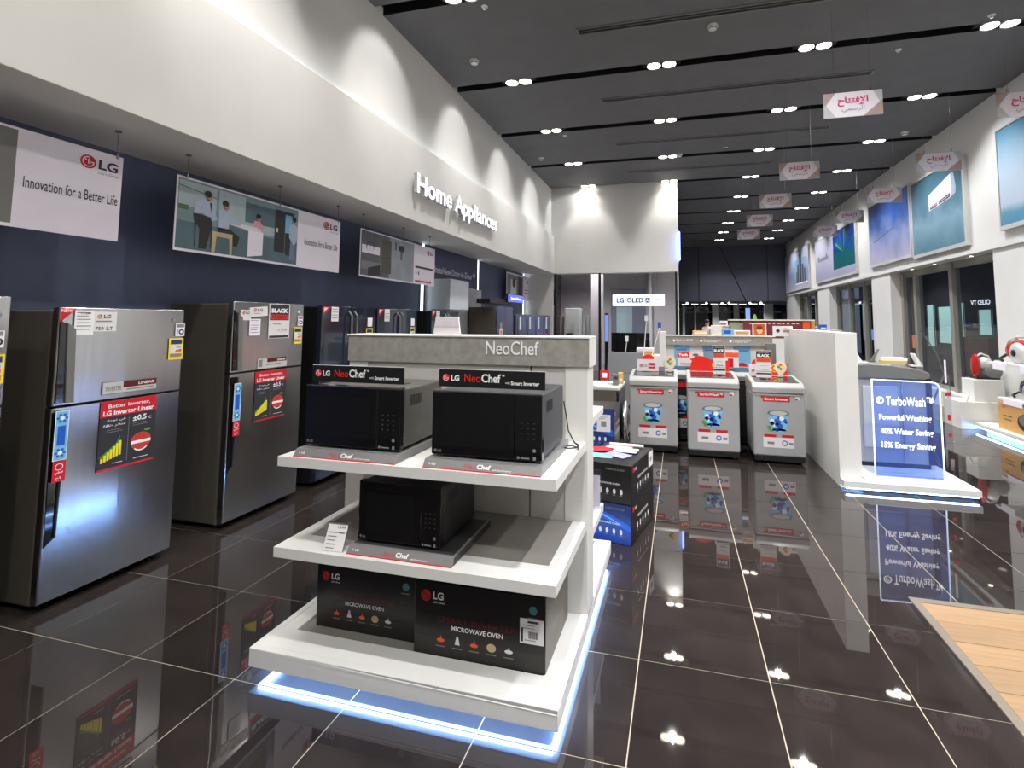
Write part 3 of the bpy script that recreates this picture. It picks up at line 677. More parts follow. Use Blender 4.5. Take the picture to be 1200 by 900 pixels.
for a, b_ in ((.0, .44), (.46, .9)):
    dr = B().box(-.065, 0, a, b_, .06, 1.93, mat('blue_steel', (.30, .34, .55), .22, .9, noise=.05)).obj('door', t, .008)
    B().box(.02, .035, (a + .37 if a == 0 else a + .05), (a + .39 if a == 0 else a + .07), .6, 1.6, CHROME).obj('handle', dr)
d = Decal((.004, 0, 0), *ax('+x')); d.rect(.08, 1.35, .25, 1.5, PAPER, 2).rect(.1, 1.5, .22, 1.62, BROWNP, 2).disc(.17, 1.42, .05, ORANGE, 3); d.obj('sticker', t)
for k in range(4):
    f = [STEELD, STEEL, STEELD, STEEL][k]
    yy = 10.12 + k * .735
    t = thing('fridge', 'slim fridge in the far row by the end wall, %s from the near end' % ORD[k], 'fridge', (-3.45, yy, 0), group='slim fridges in the far row')
    B().box(-.7, -.07, .0, .7, .03, 1.79, STEELD).obj('body', t, .01)
    for z0, z1 in ((.06, 1.1), (1.12, 1.8)):
        dr = B().box(-.065, 0, .0, .7, z0, z1, mat('blue_steel', (.3, .34, .55), .22, .9)).obj('door', t, .008)
        B().box(.01, .03, .04, .06, z0 + .1, z1 - .1, CHROME).obj('handle', dr)
    for a_, b_, c_, e_, m_ in ((.2, 1.45, .32, 1.75, PAPER), (.2, 1.2, .32, 1.32, RED), (.45, .5, .6, .95, BLUEL)): Reg('sticker', t, (.004, 0, 0), '+x').rect(a_, b_, c_, e_, m_, 2)
    flush()

# ================================================================== front display gondola
XL, XR = -1.955, -.479
t = thing('display_gondola', 'white double-sided shelf display with grey NeoChef header and blue glow below', 'display', (XL, 1.96, 0))
W_ = XR - XL; D_ = 3.48 - 1.96
b = B(); b.box(.0, W_, 0, D_, .057, .118, WHITE2)
r = .05
b.box(0, W_, 0, .03, .118, .14, WHITE2).box(0, W_, D_ - .03, D_, .118, .14, WHITE2).box(0, .03, .03, D_ - .03, .118, .14, WHITE2).box(W_ - .03, W_, .03, D_ - .03, .118, .14, WHITE2)
b.box(.03, W_ - .03, .03, .17, .118, .1385, WHITE2)
b.box(.03, .11, .17, D_ - .03, .118, .137, WHITE2).box(W_ - .11, W_ - .03, .17, D_ - .03, .118, .137, WHITE2)
b.obj('base_slab', t, .003)
B().box(.11, W_ - .11, .17, .62, .118, .124, GREYP).obj('shelf_insert', t)
B().box(.14, W_ - .14, .14, D_ - .14, 0, .057, WHITE2).obj('plinth', t)
b = B()
b.box(.03, W_ - .03, .03, .05, .037, .0565, LEDB).box(.03, W_ - .03, D_ - .05, D_ - .03, .037, .0565, LEDB)
b.box(.03, .05, .05, D_ - .05, .037, .0565, LEDB).box(W_ - .04, W_ - .018, .05, D_ - .05, .034, .0565, LEDB)
b.obj('led_strip', t)
PY = 2.60 - 1.96
for a in (.0, W_ - .125):
    B().box(a, a + .125, PY, PY + .17, .118, 1.41, WHITE2).obj('upright', t, .003)
b = B(); sx = (-.80 - XL)
b.box(.125, sx - .004, PY + .005, PY + .165, .118, 1.41, mat('grey_back_panel', S(190, 187, 182), .55, noise=.03)).obj('back_panel', t)
B().box(sx + .004, W_ - .125, PY + .005, PY + .165, .118, 1.41, MATS['grey_back_panel']).obj('back_panel', t)
B().box(sx - .004, sx + .004, PY + .03, PY + .1, .118, 1.41, BLACK).obj('slot_rail', t)
B().box(-.005, W_ + .008, PY - .01, PY + .18, 1.41, 1.562, CONC).obj('header', t)
B().box(-.012, W_ + .014, PY - .016, PY + .186, 1.562, 1.572, WHITE2).obj('header_cap', t, .002)
B().box(W_ + .008, W_ + .014, PY - .016, PY + .186, 1.41, 1.562, WHITE2).obj('header_end', t)
d = Decal((0, PY - .01, 0), *ax('-y'), gap=.004); d.text('NeoChef', -1.062 - XL, 1.467, .31, .075, INKW, 1, .0, depth=.004); d.obj('lettering', t)
def shelf(z1, insert):
    x0, x1 = -1.845 - XL, -.49 - XL; z0 = z1 - .045
    b = B().box(x0, x1, 0, PY + .004, z0, z1 - .006, WHITE2)
    b.box(x0, x1, 0, .15, z1 - .006, z1, WHITE2).box(x0, x0 + .07, .15, PY + .004, z1 - .006, z1, WHITE2).box(x1 - .07, x1, .15, PY + .004, z1 - .006, z1, WHITE2)
    o = b.obj('shelf', t)
    B().box(x0 + .07, x1 - .07, .15, PY + .002, z1 - .006, z1 - .003, insert).obj('shelf_insert', o)
shelf(1.015, WHITE2); shelf(.603, GREYP)
for z1 in (1.1, .48):
    B().box(-1.845 - XL, -.49 - XL, PY + .17, PY + .62, z1 - .045, z1, WHITE2).obj('shelf', t, .002)

# small downlight effect is real lamps only
tt = thing('card_holder', 'clear upright leaflet holder on the back middle shelf beside the floor stack', 'card holder', (-.63, 3.13, .481))
B().box(0, .14, 0, .004, 0, .235, ACRYC).box(0, .14, -.03, .04, 0, .004, ACRYC).obj('holder', tt); B().box(.01, .13, .004, .006, .01, .2, PAPERL).obj('leaflet', tt)
# ------------------------------------------------------------------ microwave ovens
def oven(x, y, z, label, side, wood_handle, cable=False):
    t = thing('microwave_oven', label, 'microwave oven', (x, y, z), group='microwave ovens on the front display')
    W, H, D = .51, .285, .40
    B().box(.0, W, .03, D, .012, H, side).obj('body', t, .008)
    b = B()
    for fx in (.05, W - .05):
        for fy in (.06, D - .05): b.tube((fx, fy, 0), (fx, fy, .014), .015, .018, SATIN, 10)
    b.obj('foot', t)
    dr = B().box(-.003, W * .76, -.004, .028, .01, H + .003, BLACKG).obj('door', t, .004)
    pn = B().box(W * .763, W + .003, -.004, .028, .01, H + .003, BLACKG).obj('control_panel', t, .004)
    B().box(-.003, W + .003, -.003, .03, H + .003, H + .008, CHROME if not wood_handle else SATIN).obj('top_trim', t)
    B().box(.05, W * .7, -.0055, -.004, .05, H - .04, mat('window_mesh', (.006, .006, .007), .2, noise=.3, nscale=300)).obj('window', dr)
    d = Decal((0, -.0055, 0), *ax('-y')); d.logo(.018, .028, .007, 1, INKG, INK); d.text('LG', .029, .022, .018, .011, INKG, 1, .03)
    d.obj('emblem', dr)
    d = Decal((0, -.0055, 0), *ax('-y'))
    KEY = mat('key_mark', S(60, 60, 64), .4, noise=.05)
    for i in range(3):
        for j in range(4): d.rect(W * .82 + i * .028, .10 + j * .022, W * .82 + i * .028 + .009, .104 + j * .022, KEY, 1)
    d.disc(W * .80, .022, .006, INKG, 1); d.rect(W * .82, .018, W * .9, .024, INKG, 1); d.rect(W * .93, .015, W * .955, .03, INKG, 1); d.disc(W * .94, .055, .008, INKG, 1)
    d.obj('marking', pn)
    v = B()
    for k in range(9): v.box(W - .0005, W + .0008, .08 + k * .012, .086 + k * .012, .2, .25, BLACK)
    v.obj('vent', t)
    if cable:
        pts = [(W, D + .01, .2), (W + .012, D + .02, .12), (W + .02, D + .03, .05), (W + .045, D + .035, .0), (W + .07, D + .03, -.025)]
        for k in range(15):
            a = k * .55; pts.append((W + .045 + .035 * math.cos(a), D - .01 + .04 * math.sin(a), -.03 + .0015 * k))
        B().path(pts, .0035, SATIN, 6).obj('power_cable', t)
    return t
MWS = mat('oven_side_steel', S(112, 110, 106), .35, .7, noise=.05, nscale=40)
MWD = mat('oven_side_dark', S(78, 80, 84), .38, .6, noise=.06, nscale=40)
oven(-1.76, 2.035, 1.0505, 'black glass-front microwave with steel grey side, left on the top shelf', MWS, False)
oven(-1.085, 2.035, 1.0505, 'black glass-front microwave with a loose power cable, right on the top shelf', MWD, False, True)
ov = oven(-1.455, 2.045, .6385, 'all-black microwave alone on the middle shelf', SATIN, True)
ov.scale = (.81, .95, .93)
def tray(x0, y0, x1, y1, z, label, dark=False):
    t = thing('display_tray', label, 'display tray', (x0, y0, z), group='grey trays under the microwaves')
    w_, d_ = x1 - x0, y1 - y0; top = TRAYD if dark else TRAY
    B().prism([(0, 0), (.022, .033), (d_, .033), (d_, 0)], 'x', 0, w_, TRAY).obj('tray_body', t, .002)
    B().box(.012, w_ - .012, .04, d_ - .01, .033, .0345, top).obj('mat', t)
    if dark: B().box(w_, w_ + .001, .02, d_, .002, .032, TRAYD).obj('side_edge', t)
    B().box(0, w_, -.001, .002, -.0005, .004, RED).obj('red_edge', t)
    n = Vector((0, .022, .033)).normalized()
    d = Decal((0, -.0003, 0), (1, 0, 0), n)
    d.logo(.03, .02, .006, 1, INKG, INKW); d.text('LG', .04, .015, .018, .01, INKW, 1, .02)
    d.text('Neo', w_ * .36, .011, .055, .017, RED, 1, .0); d.text('Chef', w_ * .36 + .058, .011, .062, .02, INKW, 1, .03); d.text('with Smart Inverter', w_ * .36 + .13, .009, .085, .008, INKW, 1, .0)
    d.obj('lettering', t)
tray(-1.775, 1.975, -1.235, 2.50, 1.0155, 'light grey tray under the left microwave on the top shelf')
tray(-1.10, 1.975, -.56, 2.50, 1.0155, 'light grey tray under the right microwave on the top shelf')
tray(-1.475, 1.985, -.955, 2.42, .6035, 'grey tray with black top under the middle-shelf microwave', True)
def topper(x, y, z, label):
    t = thing('topper_sign', label, 'sign', (x, y, z), group='black NeoChef signs on the microwaves')
    B().box(0, .50, 0, .003, 0, .078, SATIN).obj('board', t); B().box(0, .50, .003, .06, 0, .002, SATIN).obj('foot', t)
    B().box(-.0005, .5005, -.0005, .0035, .078, .0795, INKW).obj('edge', t)
    d = Decal((0, -.0005, 0), *ax('-y')); d.logo(.035, .04, .017, 1, REDB, INKW); d.text('LG', .06, .027, .04, .026, INKW, 1, .04); d.obj('emblem', t)
    d = Decal((0, -.0005, 0), *ax('-y'))
    d.text('Neo', .125, .024, .078, .036, REDB, 1, .0); d.text('Chef', .207, .024, .09, .038, INKW, 1, .025); d.text('™', .301, .053, .014, .008, INKW, 1, .01)
    d.obj('lettering', t); d = Decal((0, -.0005, 0), *ax('-y')); d.text('with', .318, .021, .022, .010, INKW, 1, .0); d.text('Smart Inverter', .345, .017, .13, .017, INKW, 1, .03); d.obj('lettering', t)
topper(-1.74, 2.04, 1.3592, 'black NeoChef sign standing on the left microwave')
topper(-1.062, 2.04, 1.3592, 'black NeoChef sign standing on the right microwave')
t = thing('price_card', 'white price card leaning beside the middle-shelf tray', 'price card', (-1.60, 1.985, .6035), rz=.04)
b = B().prism([(0, 0), (.045, .115), (.047, .115), (.002, 0)], 'x', 0, .105, ACRYC); b.box(0, .105, 0, .05, 0, .002, ACRYC); b.obj('stand', t)
d = Decal((0.002, -.001, .002), (1, 0, 0), Vector((0, .045, .115)).normalized()); d.rect(0, 0, .1, .118, PAPER, 1); d.rect(0, .11, .1, .118, GREYM, 2); d.text('1,999', .05, .092, .04, .012, INK, 2, .01)
d.lines(.01, .078, .06, 5, .016, INKG, 2).lines(.06, .078, .095, 1, .016, INK, 2); d.obj('card', t)

# boxes on the base
BOXM = mat('black_carton', (.0035, .0033, .0033), .3, noise=.2, nscale=12); BOXS = mat('carton_side_foil', S(96, 90, 80), .35, .3, noise=.2, nscale=7, bump=.3)
GOLD = mat('carton_bronze', S(34, 31, 27), .35, noise=.1)
def carton(x, y, z, W, D, H, rz, label, cat='box', side=None, front='smart', barcode=False, group='microwave cartons on the front display'):
    t = thing('microwave_carton', label, cat, (x, y, z), rz, group)
    b = B().box(0, W, 0, D, 0, H, BOXM); 
    o = b.obj('box', t, .003)
    if side: B().box(W, W + .0012, .004, D - .004, .004, H - .004, side).obj('side_face', t)
    d = Decal((0, -.0008, 0), *ax('-y'), gap=.0006); s_ = W / .6
    if front == 'smart':
        d.rect(.006, .006, W - .006, H * .28, GOLD, 1)
        d.logo(.055 * s_, H * .82, .024 * s_, 2, RED, BOXM); d.text('LG', .09 * s_, H * .78, .05 * s_, .032 * s_, INKW, 2, .03); d.text("Life's Good", .09 * s_, H * .73, .055 * s_, .008 * s_, INKW, 2)
        d.text('SMART INVERTER', .115 * s_, H * .49, .36 * s_, H * .085, DRED, 2, .0); d.text('MICROWAVE OVEN', .18 * s_, H * .40, .235 * s_, H * .062, INKW, 2, .01)
        for k, m in enumerate((ORANGE, PAPER, ORANGE, STOOL, PAPER)):
            cx = (.13 + .078 * k) * s_
            if k % 2 == 0: d.disc(cx, H * .25, .018 * s_, m, 2, H * .025); d.poly([(cx - .006, H * .25), (cx + .006, H * .25), (cx + .002, H * .32)], m, 3)
            elif k == 1: d.poly([(cx - .012, H * .22), (cx + .012, H * .22), (cx + .004, H * .33), (cx - .004, H * .33)], m, 2)
            else: d.disc(cx, H * .26, .021 * s_, m, 2, H * .055)
            d.rect(cx - .022 * s_, H * .165, cx + .022 * s_, H * .178, INKG, 2)
        d.disc(W - .055, H * .83, .02, mat('teal_badge', S(70, 130, 135), .4, noise=.2, nscale=200), 2, n=6); d.rect(W - .08, H * .72, W - .03, H * .735, INKG, 2)
    if barcode:
        d.rect(W - .115, H * .4, W - .006, H * .72, PAPER, 3); d.rect(W - .08, H * .665, W - .03, H * .695, INK, 4); d.lines(W - .1, H * .64, W - .02, 2, .012, INKG, 4)
        for k in range(9): d.rect(W - .075 + k * .0048, H * .47, W - .0725 + k * .0048 + .001 * (k % 2), H * .56, INK, 4)
        d.rect(W - .11, H * .42, W - .1, H * .6, INK, 4); d.lines(W - .095, H * .45, W - .03, 1, .012, INKG, 4)
    d.obj('print', t)
    return t
carton(-1.795, 2.20, .1245, .555, .38, .30, 0, 'smaller black microwave carton at the left on the display base')
carton(-1.21, 2.135, .1245, .63, .44, .325, 0, 'larger black microwave carton with a white barcode label on the display base', side=BOXS, barcode=True)
# white NeoChef card standing on the header
t = thing('header_card', 'small white plastic card standing on top of the NeoChef header', 'card', (-1.41, 2.62, 1.573))
b = B().prism([(0, 0), (.175, 0), (.16, .105), (.015, .105)], 'y', 0, .01, mat('translucent_white', S(226, 220, 220), .4, noise=.02)); b.box(.0, .175, -.02, .03, 0, .004, PAPER); b.obj('plate', t, .002)
d = Decal((0, -.001, 0), *ax('-y')); d.text('NEOCHEF', .02, .055, .135, .03, PAPERL, 1, .02); d.rect(.01, .045, .165, .047, INKG, 1); d.obj('print', t)

# stacked cartons behind the display
def dark_carton(x, y, z, W, D, H, rz, label, blue):
    t = thing('microwave_carton', label, 'box', (x, y, z), rz, 'microwave cartons stacked on the floor')
    B().box(-W, 0, 0, D, 0, H, BOXM).obj('box', t, .003)
    d = Decal((-W, -.0008, 0), *ax('-y'), gap=.0006)
    if blue:
        d.rect(.004, .004, W - .004, H - .004, BLUED, 1); d.poly([(.004, H * .7), (W * .4, H * .62), (W - .004, H * .35), (W - .004, H * .5), (W * .4, H * .8), (.004, H * .9)], BLUE, 2); d.poly([(.1, H * .72), (W * .4, H * .68), (W - .05, H * .46), (W * .4, H * .74)], BLUEL, 3)
    d.text('MICROWAVE OVEN', W - .29, H * .47, .2, .014, INKW, 3, .01)
    d.text('NEOCHEF', W - .2, H * .84, .15, .014, INKG, 3, .01)
    for k in range(5): d.disc(W - .3 + k * .055, H * .3, .011, PAPER, 3, .02); d.rect(W - .315 + k * .055, H * .2, W - .29 + k * .055, H * .215, INKG, 3)
    d.obj('print', t)
    d = Decal((.0008, 0, 0), *ax('+x'), gap=.0006)
    d.rect(.03, H * .8, .07, H * .93, RED, 1); d.text('LG', .09, H * .82, .04, .022, INKW, 1, .03); d.text('MICROWAVE OVEN', .16, H * .55, .26, .02, INKW, 1, .01)
    for k in range(5): d.disc(.15 + k * .07, H * .36, .012, PAPER, 1, .024); d.rect(.13 + k * .07, H * .22, .17 + k * .07, H * .24, INKG, 1)
    if not blue: d.rect(D - .14, H * .55, D - .01, H * .97, PAPER, 1); d.rect(D - .1, H * .7, D - .05, H * .82, INKG, 2)
    d.obj('side_print', t)
    return t
dark_carton(-.363, 3.737, 0, .42, .60, .29, -.22, 'blue-fronted microwave carton at the bottom of the floor stack', True)
dark_carton(-.36, 3.74, .291, .42, .595, .285, -.215, 'black microwave carton on top of the blue-fronted one', False)
t = thing('leaflet_pile', 'loose bright leaflets and a white tube lying on the top carton', 'leaflets', (-.5, 4.0, .577), -.22)
for k, (a, b_, r_, m_) in enumerate([(-.12, -.05, .2, BLUEL), (0, .02, -.3, mat('lilac_print', S(150, 150, 215), .4, noise=.3, nscale=20)), (-.2, .12, .5, RED), (.02, .16, .1, PAPER), (-.06, .22, -.2, mat('pink_print', S(220, 170, 190), .4, noise=.3, nscale=20))]):
    o = B().box(-.1, .1, -.065, .065, 0, .002, m_).obj('leaflet', t); o.location = (a, b_, .001 + .0025 * k); o.rotation_euler = (0, 0, r_)
B().tube((-.16, .26, .022), (.13, .3, .022), .012, .012, INKW, 10).obj('tube', t)
for k in range(2):
    dark_carton(-.62, 4.72, k * .41, .5, .45, .405, 0, ['tall dark carton at the bottom behind the display', 'dark blue carton with a label, on top behind the display'][k], k == 1)
dt = Decal((0, 4.718, 0), *ax('-y'), gap=.001)
t = thing('carton_label', 'white label hanging on the dark blue carton behind the display', 'label', (-.78, 4.714, .6)); B().box(0, .13, 0, .002, 0, .16, PAPER).obj('sheet', t); d = Decal((0, -.001, 0), *ax('-y')); d.rect(.04, .05, .09, .1, INKG, 1).lines(.02, .14, .11, 2, .015, INKG, 1); d.obj('print', t)

# ================================================================== washers
WBODY = mat('washer_panel', S(168, 168, 168), .38, .15, noise=.02, nscale=6)
WTRIM = mat('washer_rim', S(160, 160, 158), .3, noise=.01)
LID = mat('washer_lid_glass', (.02, .02, .022), .08, coat=.5, noise=.3)
def tub(d, x, y, r):
    """round splash picture of a drum"""
    d.poly([(x - r * .95, y + r * .75), (x - r * .7, y - r * .9), (x + r * .65, y - r * .9), (x + r, y + r * .75)], BLUEL, 2)
    d.disc(x, y - r * .85, r * .68, BLUEL, 2, r * .2); rr = random.Random(3)
    for k in range(16):
        a = rr.uniform(0, 2 * PI); q = rr.uniform(0, r * .8)
        d.disc(x + q * math.cos(a), y - .1 * r + q * math.sin(a), r * rr.uniform(.1, .26), [BLUE, INKW, BLUED, BLUE][k % 4], 3 + (k % 3), n=7)
    d.ring(x, y + r * .8, r * .82, r * 1.0, GREYM, 7, asp=.28); d.disc(x, y + r * .8, r * .8, SILVERL, 6, r * .22)
    d.poly([(x - r * 1.1, y - r * .5), (x - r * .7, y - r * 1.0), (x - r * .5, y - r * .9), (x - r * .8, y - r * .4)], GREEN, 7)
def washer(x, y, W, H, rz, label, banner, dark=False, detail=True, D=.62):
    t = thing('washing_machine', label, 'washing machine', (x, y, 0), rz, 'top-loading washers in a row' if not dark else 'dark washers behind the first row')
    body = WBODY if not dark else SATIN; rim = WTRIM if not dark else GREYM
    hp = H - .13
    B().box(0, W, .012, D, .09, hp, body).obj('body', t, .02, 3)
    B().box(.01, W - .01, .02, D - .01, .03, .09, SATIN).obj('base', t, .005)
    b = B()
    for fx in (.06, W - .06):
        for fy in (.08, D - .06): b.tube((fx, fy, 0), (fx, fy, .035), .025, .022, SATIN, 10)
    b.obj('foot', t)
    tp = B().prism([(0, hp), (0, H - .06), (.05, H - .01), (D - .12, H + .03), (D, H + .03), (D, hp)], 'x', -.004, W + .004, rim)
    # prism axis x gives (x, p0, p1)
    top = tp.obj('top_frame', t, .015, 3)
    sl = (.04) / (D - .17)
    lid = Decal((0, .05, H - .01), (1, 0, 0), Vector((0, 1, sl)).normalized(), gap=.004)
    lid.rect(.045, .06, W - .045, D - .22, LID, 1); lid.obj('lid', t)
    cp = Decal((0, .05, H - .01), (1, 0, 0), Vector((0, 1, sl)).normalized(), gap=.003)
    cp.rect(.04, .006, W - .04, .056, SATIN, 1)
    for k in range(9): cp.rect(.09 + k * W * .085, .02, .115 + k * W * .085, .034, INKG if k % 3 else BLUEL, 2)
    cp.obj('control_strip', t)
    if detail:
        B().box(.03, W - .03, .008, .013, hp - .03, hp - .025, GREYM).obj('groove', t)
        O = (0, .0112, 0)
        d = Reg('banner_sticker', t, O, '-y', .0006); d.rect(W * .2, H * .76, W * .72, H * .76 + .062, RED, 1)
        if banner: d.text(banner, W * .23, H * .76 + .016, W * .46, .032, INKW, 2, .02)
        tub(Reg('drum_picture', t, O, '-y', .0006), W * .49, H * .52, .12)
        d = Reg('feature_label', t, O, '-y', .0006); d.rect(W * .19, H * .20, W * .78, H * .325, PAPER, 1); d.rect(W * .21, H * .325, W * .44, H * .36, RED, 1); d.rect(W * .55, H * .325, W * .77, H * .36, RED, 1)
        d.ring(W * .6, H * .26, .02, .032, BLUE, 2).rect(W * .27, H * .24, W * .4, H * .27, INKG, 2).rect(W * .68, H * .24, W * .76, H * .27, INKG, 2)
        Reg('energy_label', t, O, '-y', .0006).rect(W * .82, H * .79, W * .9, H * .835, PAPER, 1).rect(W * .82, H * .79, W * .87, H * .805, RED, 2)
        Reg('emblem', t, O, '-y', .0006).disc(W * .18, H * .815, .012, RED, 1); flush()
    return t
washer(-.637, 6.375, .605, .96, 0, 'silver top-loading washer with Smart Inverter sticker, leftmost in the row', 'Smart Inverter')
washer(.085, 6.285, .605, .97, 0, 'silver top-loading washer with TurboWash sticker, middle of the row', 'TurboWash™')
washer(.835, 6.25, .57, .945, 0, 'silver top-loading washer with Smart Inverter sticker, rightmost in the row', 'Smart Inverter')
washer(-.30, 7.05, .6, .98, 0, 'dark washer standing behind the gap of the left two silver washers', '', True, True, .5)
washer(.42, 7.05, .6, .98, 0, 'dark washer standing behind the gap of the right two silver washers', '', True, False, .5)
# signs standing on the washers
def board(x, y, z, W, H, label, painter, shape=None, name='sign_board', cat='sign', m=None, rz=0):
    t = thing(name, label, cat, (x, y, z), rz, 'promotion boards on the washers')
    pts = shape or [(0, 0), (W, 0), (W, H), (0, H)]
    B().prism(pts, 'y', 0, .006, m or PAPER).obj('board', t); B().box(W * .3, W * .7, -.0, .06, -.001, .003, PAPER).obj('foot', t)
    d = Decal((0, -.001, 0), *ax('-y'), gap=.001); painter(d, W, H); d.obj('print', t)
def pblack(d, W, H):
    d.rect(.006, H * .58, W - .006, H - .006, INK, 1); d.rect(W * .15, H * .91, W * .5, H * .95, INKG, 2); d.rect(W * .55, H * .91, W * .85, H * .95, INKG, 2); d.text('BLACK', W * .1, H * .76, W * .8, H * .11, INKW, 2, .06); d.rect(.006, H * .58, W - .006, H * .72, ORANGE, 2); d.text('FRIDAY', W * .12, H * .61, W * .76, H * .08, mat('ink_orange', S(190, 60, 30), .5), 3, .02)
    d.lines(W * .3, H * .45, W * .8, 1, H * .06, PINK, 2); d.lines(W * .25, H * .32, W * .9, 1, H * .1, INKG, 2); d.rect(.004, H * .12, W - .004, H * .17, INK, 1); d.rect(.004, H * .22, W - .004, H * .235, GREYM, 1)
def plg(d, W, H):
    d.logo(W * .22, H * .45, W * .09, 1); d.text('LG', W * .36, H * .36, W * .2, H * .22, INKG, 1, .02); d.rect(W * .62, H * .25, W, H * .7, RED, 1); d.text('Smart', W * .66, H * .38, W * .28, H * .18, INKW, 2, .02)
def redshape(W, H):
    pts = [(0, 0), (W, 0), (W, H * .72), (W * .52, H * .78), (W * .42, H * .92)]
    pts += [(W * (.25 + .17 * math.cos(a)), H * (.76 + .24 * math.sin(a))) for a in [x * PI / 8 for x in range(3, 9)]] + [(W * .03, H * .5)]
    return pts
def pred(d, W, H): d.ring(W * .68, H * .42, W * .09, W * .11, YEL, 1); d.disc(W * .68, H * .42, W * .05, YEL, 1)
def pround(d, W, H):
    for k, m in enumerate((YEL, ORANGE, GREEN, INKG)): d.disc(W * (.5 + .16 * math.cos(k * 1.57)), H * (.62 + .13 * math.sin(k * 1.57)), W * .12, m, 1)
def rshape(W, H): return [(W * .3, 0), (W * .7, 0), (W * .7, H * .2)] + [(W * (.5 + .5 * math.cos(a)), H * (.6 + .4 * math.sin(a))) for a in [-.9 + x * (2 * PI - 1.35) / 14 for x in range(15)]] + [(W * .3, H * .2)]
for (x, y, z, W, H, lb, fn, sh, mm) in [
    (.13, 6.80, 1.0, .50, .20, 'red shaped board standing at the back of the middle washer', pred, redshape, REDB),
    (.41, 6.52, .995, .15, .36, 'BLACK offer sign standing on the middle washer', pblack, None, None),
    (.87, 6.78, .98, .46, .20, 'red shaped board standing at the back of the right washer', pred, redshape, REDB),
    (.915, 6.50, .972, .18, .33, 'BLACK offer sign standing on the right washer', pblack, None, None),
    (.85, 6.62, .975, .22, .15, 'small white card with red emblem at the left on the right washer', plg, None, None),
    (1.15, 6.62, .972, .14, .20, 'small round colourful tag standing on the right washer', pround, rshape, CREAM),
    (-.56, 6.72, .985, .24, .16, 'small white card with red emblem on the left washer', plg, None, None),
    (-.34, 6.74, .985, .16, .21, 'plain white folded card in the middle of the left washer', lambda d, W, H: d.rect(W * .4, 0, W * .9, H * .3, INKG, 1), None, None),
    (-.20, 6.72, .985, .15, .22, 'small round colourful tag standing on the left washer', pround, rshape, CREAM),
    (-.52, 6.86, 1.0, .2, .20, 'red arched board behind the white card of the left washer', lambda d, W, H: None, lambda W, H: [(W * (.5 + .5 * math.cos(a)), H * (.6 + .4 * math.sin(a))) for a in [x * PI / 10 for x in range(11)]] + [(0, 0), (W, 0)], REDB),
    (-.03, 7.28, 1.02, .36, .2, 'white and red Tech offer board on the dark washer at the left', lambda d, W, H: (d.rect(0, H * .62, W * .45, H, REDB, 1), d.text('Tech', W * .04, H * .7, W * .35, H * .2, INKW, 2, .04), d.rect(W * .5, H * .4, W, H * .55, REDB, 1), d.rect(W * .1, H * .1, W, H * .2, ORANGE, 1), d.disc(W * .7, H * .8, W * .12, GREYM, 1, H * .1)), None, None),
    (.62, 7.26, 1.02, .18, .24, 'small offer board peeking out behind the middle BLACK sign', lambda d, W, H: (d.rect(0, H * .6, W, H * .85, ORANGE, 1), d.rect(W * .2, 0, W * .6, H * .5, RED, 1)), None, None)]:
    board(x, y, z, W, H, lb, fn, sh(W, H) if sh else None, m=mm)
# red cap of the arch outline fix
# ------------------------------------------------------------------ side-facing front loader left of the washers
t = thing('front_load_washer', 'olive-grey front-loading washer turned to the right, leaflets on top', 'washing machine', (-1.27, 5.65, 0))
B().box(0, .56, 0, .6, .02, .86, STEELD).obj('body', t, .012)
B().box(-.0, .6, -.005, .605, .86, .895, SILVERL).obj('top', t, .006)
B().box(.56, .59, .005, .595, .03, .855, SATIN).obj('front_panel', t, .01)
B().lathe([(.19, 0), (.235, .02), (.25, .05), (.22, .075), (.19, .08)], (.59, .3, .47), CHROME, 28, 'x').lathe([(.2, .05), (.12, .09), (0, .1)], (.59, .3, .47), BLACKG, 28, 'x').obj('door', t)
B().box(.59, .615, .48, .54, .3, .64, CHROME).obj('handle', t, .006)
for k, (a, b_, r_, m_) in enumerate([(.12, .3, .3, PAPER), (.3, .2, -.2, PAPERL), (.4, .36, .5, SHIRT), (.2, .12, .1, PAPER)]):
    tt = thing('leaflet', 'white leaflet on the front-loading washer, %s in its heap' % ['bottom', 'second', 'third', 'topmost'][k], 'leaflet', (-1.27 + a, 5.65 + b_, .8955 + .0025 * k), r_, 'leaflets on the front-loading washer')
    B().box(-.12, .12, -.08, .08, 0, .0022, m_).obj('sheet', tt)
t = thing('gadget_box', 'small grey accessory box on the front-loading washer', 'box', (-.78, 5.85, .896)); B().box(0, .07, 0, .07, 0, .12, GREYM).obj('box', t, .004); B().box(.01, .06, -.002, 0, .07, .1, INK).obj('label_print', t)
t = thing('gadget_box', 'small yellow accessory box on the front-loading washer', 'box', (-.735, 6.02, .896)); B().box(0, .06, 0, .06, 0, .13, mat('ochre', S(205, 170, 90), .5, noise=.05)).obj('box', t, .004); B().box(.01, .05, -.002, 0, .03, .06, PAPER).obj('label_print', t)
t = thing('notice_card', 'small red notice card standing behind the leaflets', 'card', (-1.0, 6.3, .9)); B().box(0, .12, 0, .005, 0, .12, RED).obj('card', t); B().box(.04, .08, .0, .05, -.9, 0, GREYM).obj('post', t); d = Decal((0, -.001, 0), *ax('-y')); d.rect(.03, .03, .09, .09, INKW, 1); d.obj('print', t)
t = thing('washing_machine', 'dark-lidded washer with open grey lid behind the left silver washer', 'washing machine', (-1.05, 7.1, 0))
B().box(0, .55, 0, .55, .03, .9, WBODY).obj('body', t, .015); B().prism([(.03, .9), (.12, 1.2), (.14, 1.2), (.06, .9)], 'x', .02, .53, mat('lid_grey', S(110, 112, 116), .3, noise=.05)).obj('lid', t, .004); B().box(0, .55, -.004, .05, .88, .9, WTRIM).obj('rim', t)
B().tube((.02, .14, .9), (.09, .14, 1.21), .009, .009, WTRIM, 6).obj('hinge_arm', t)
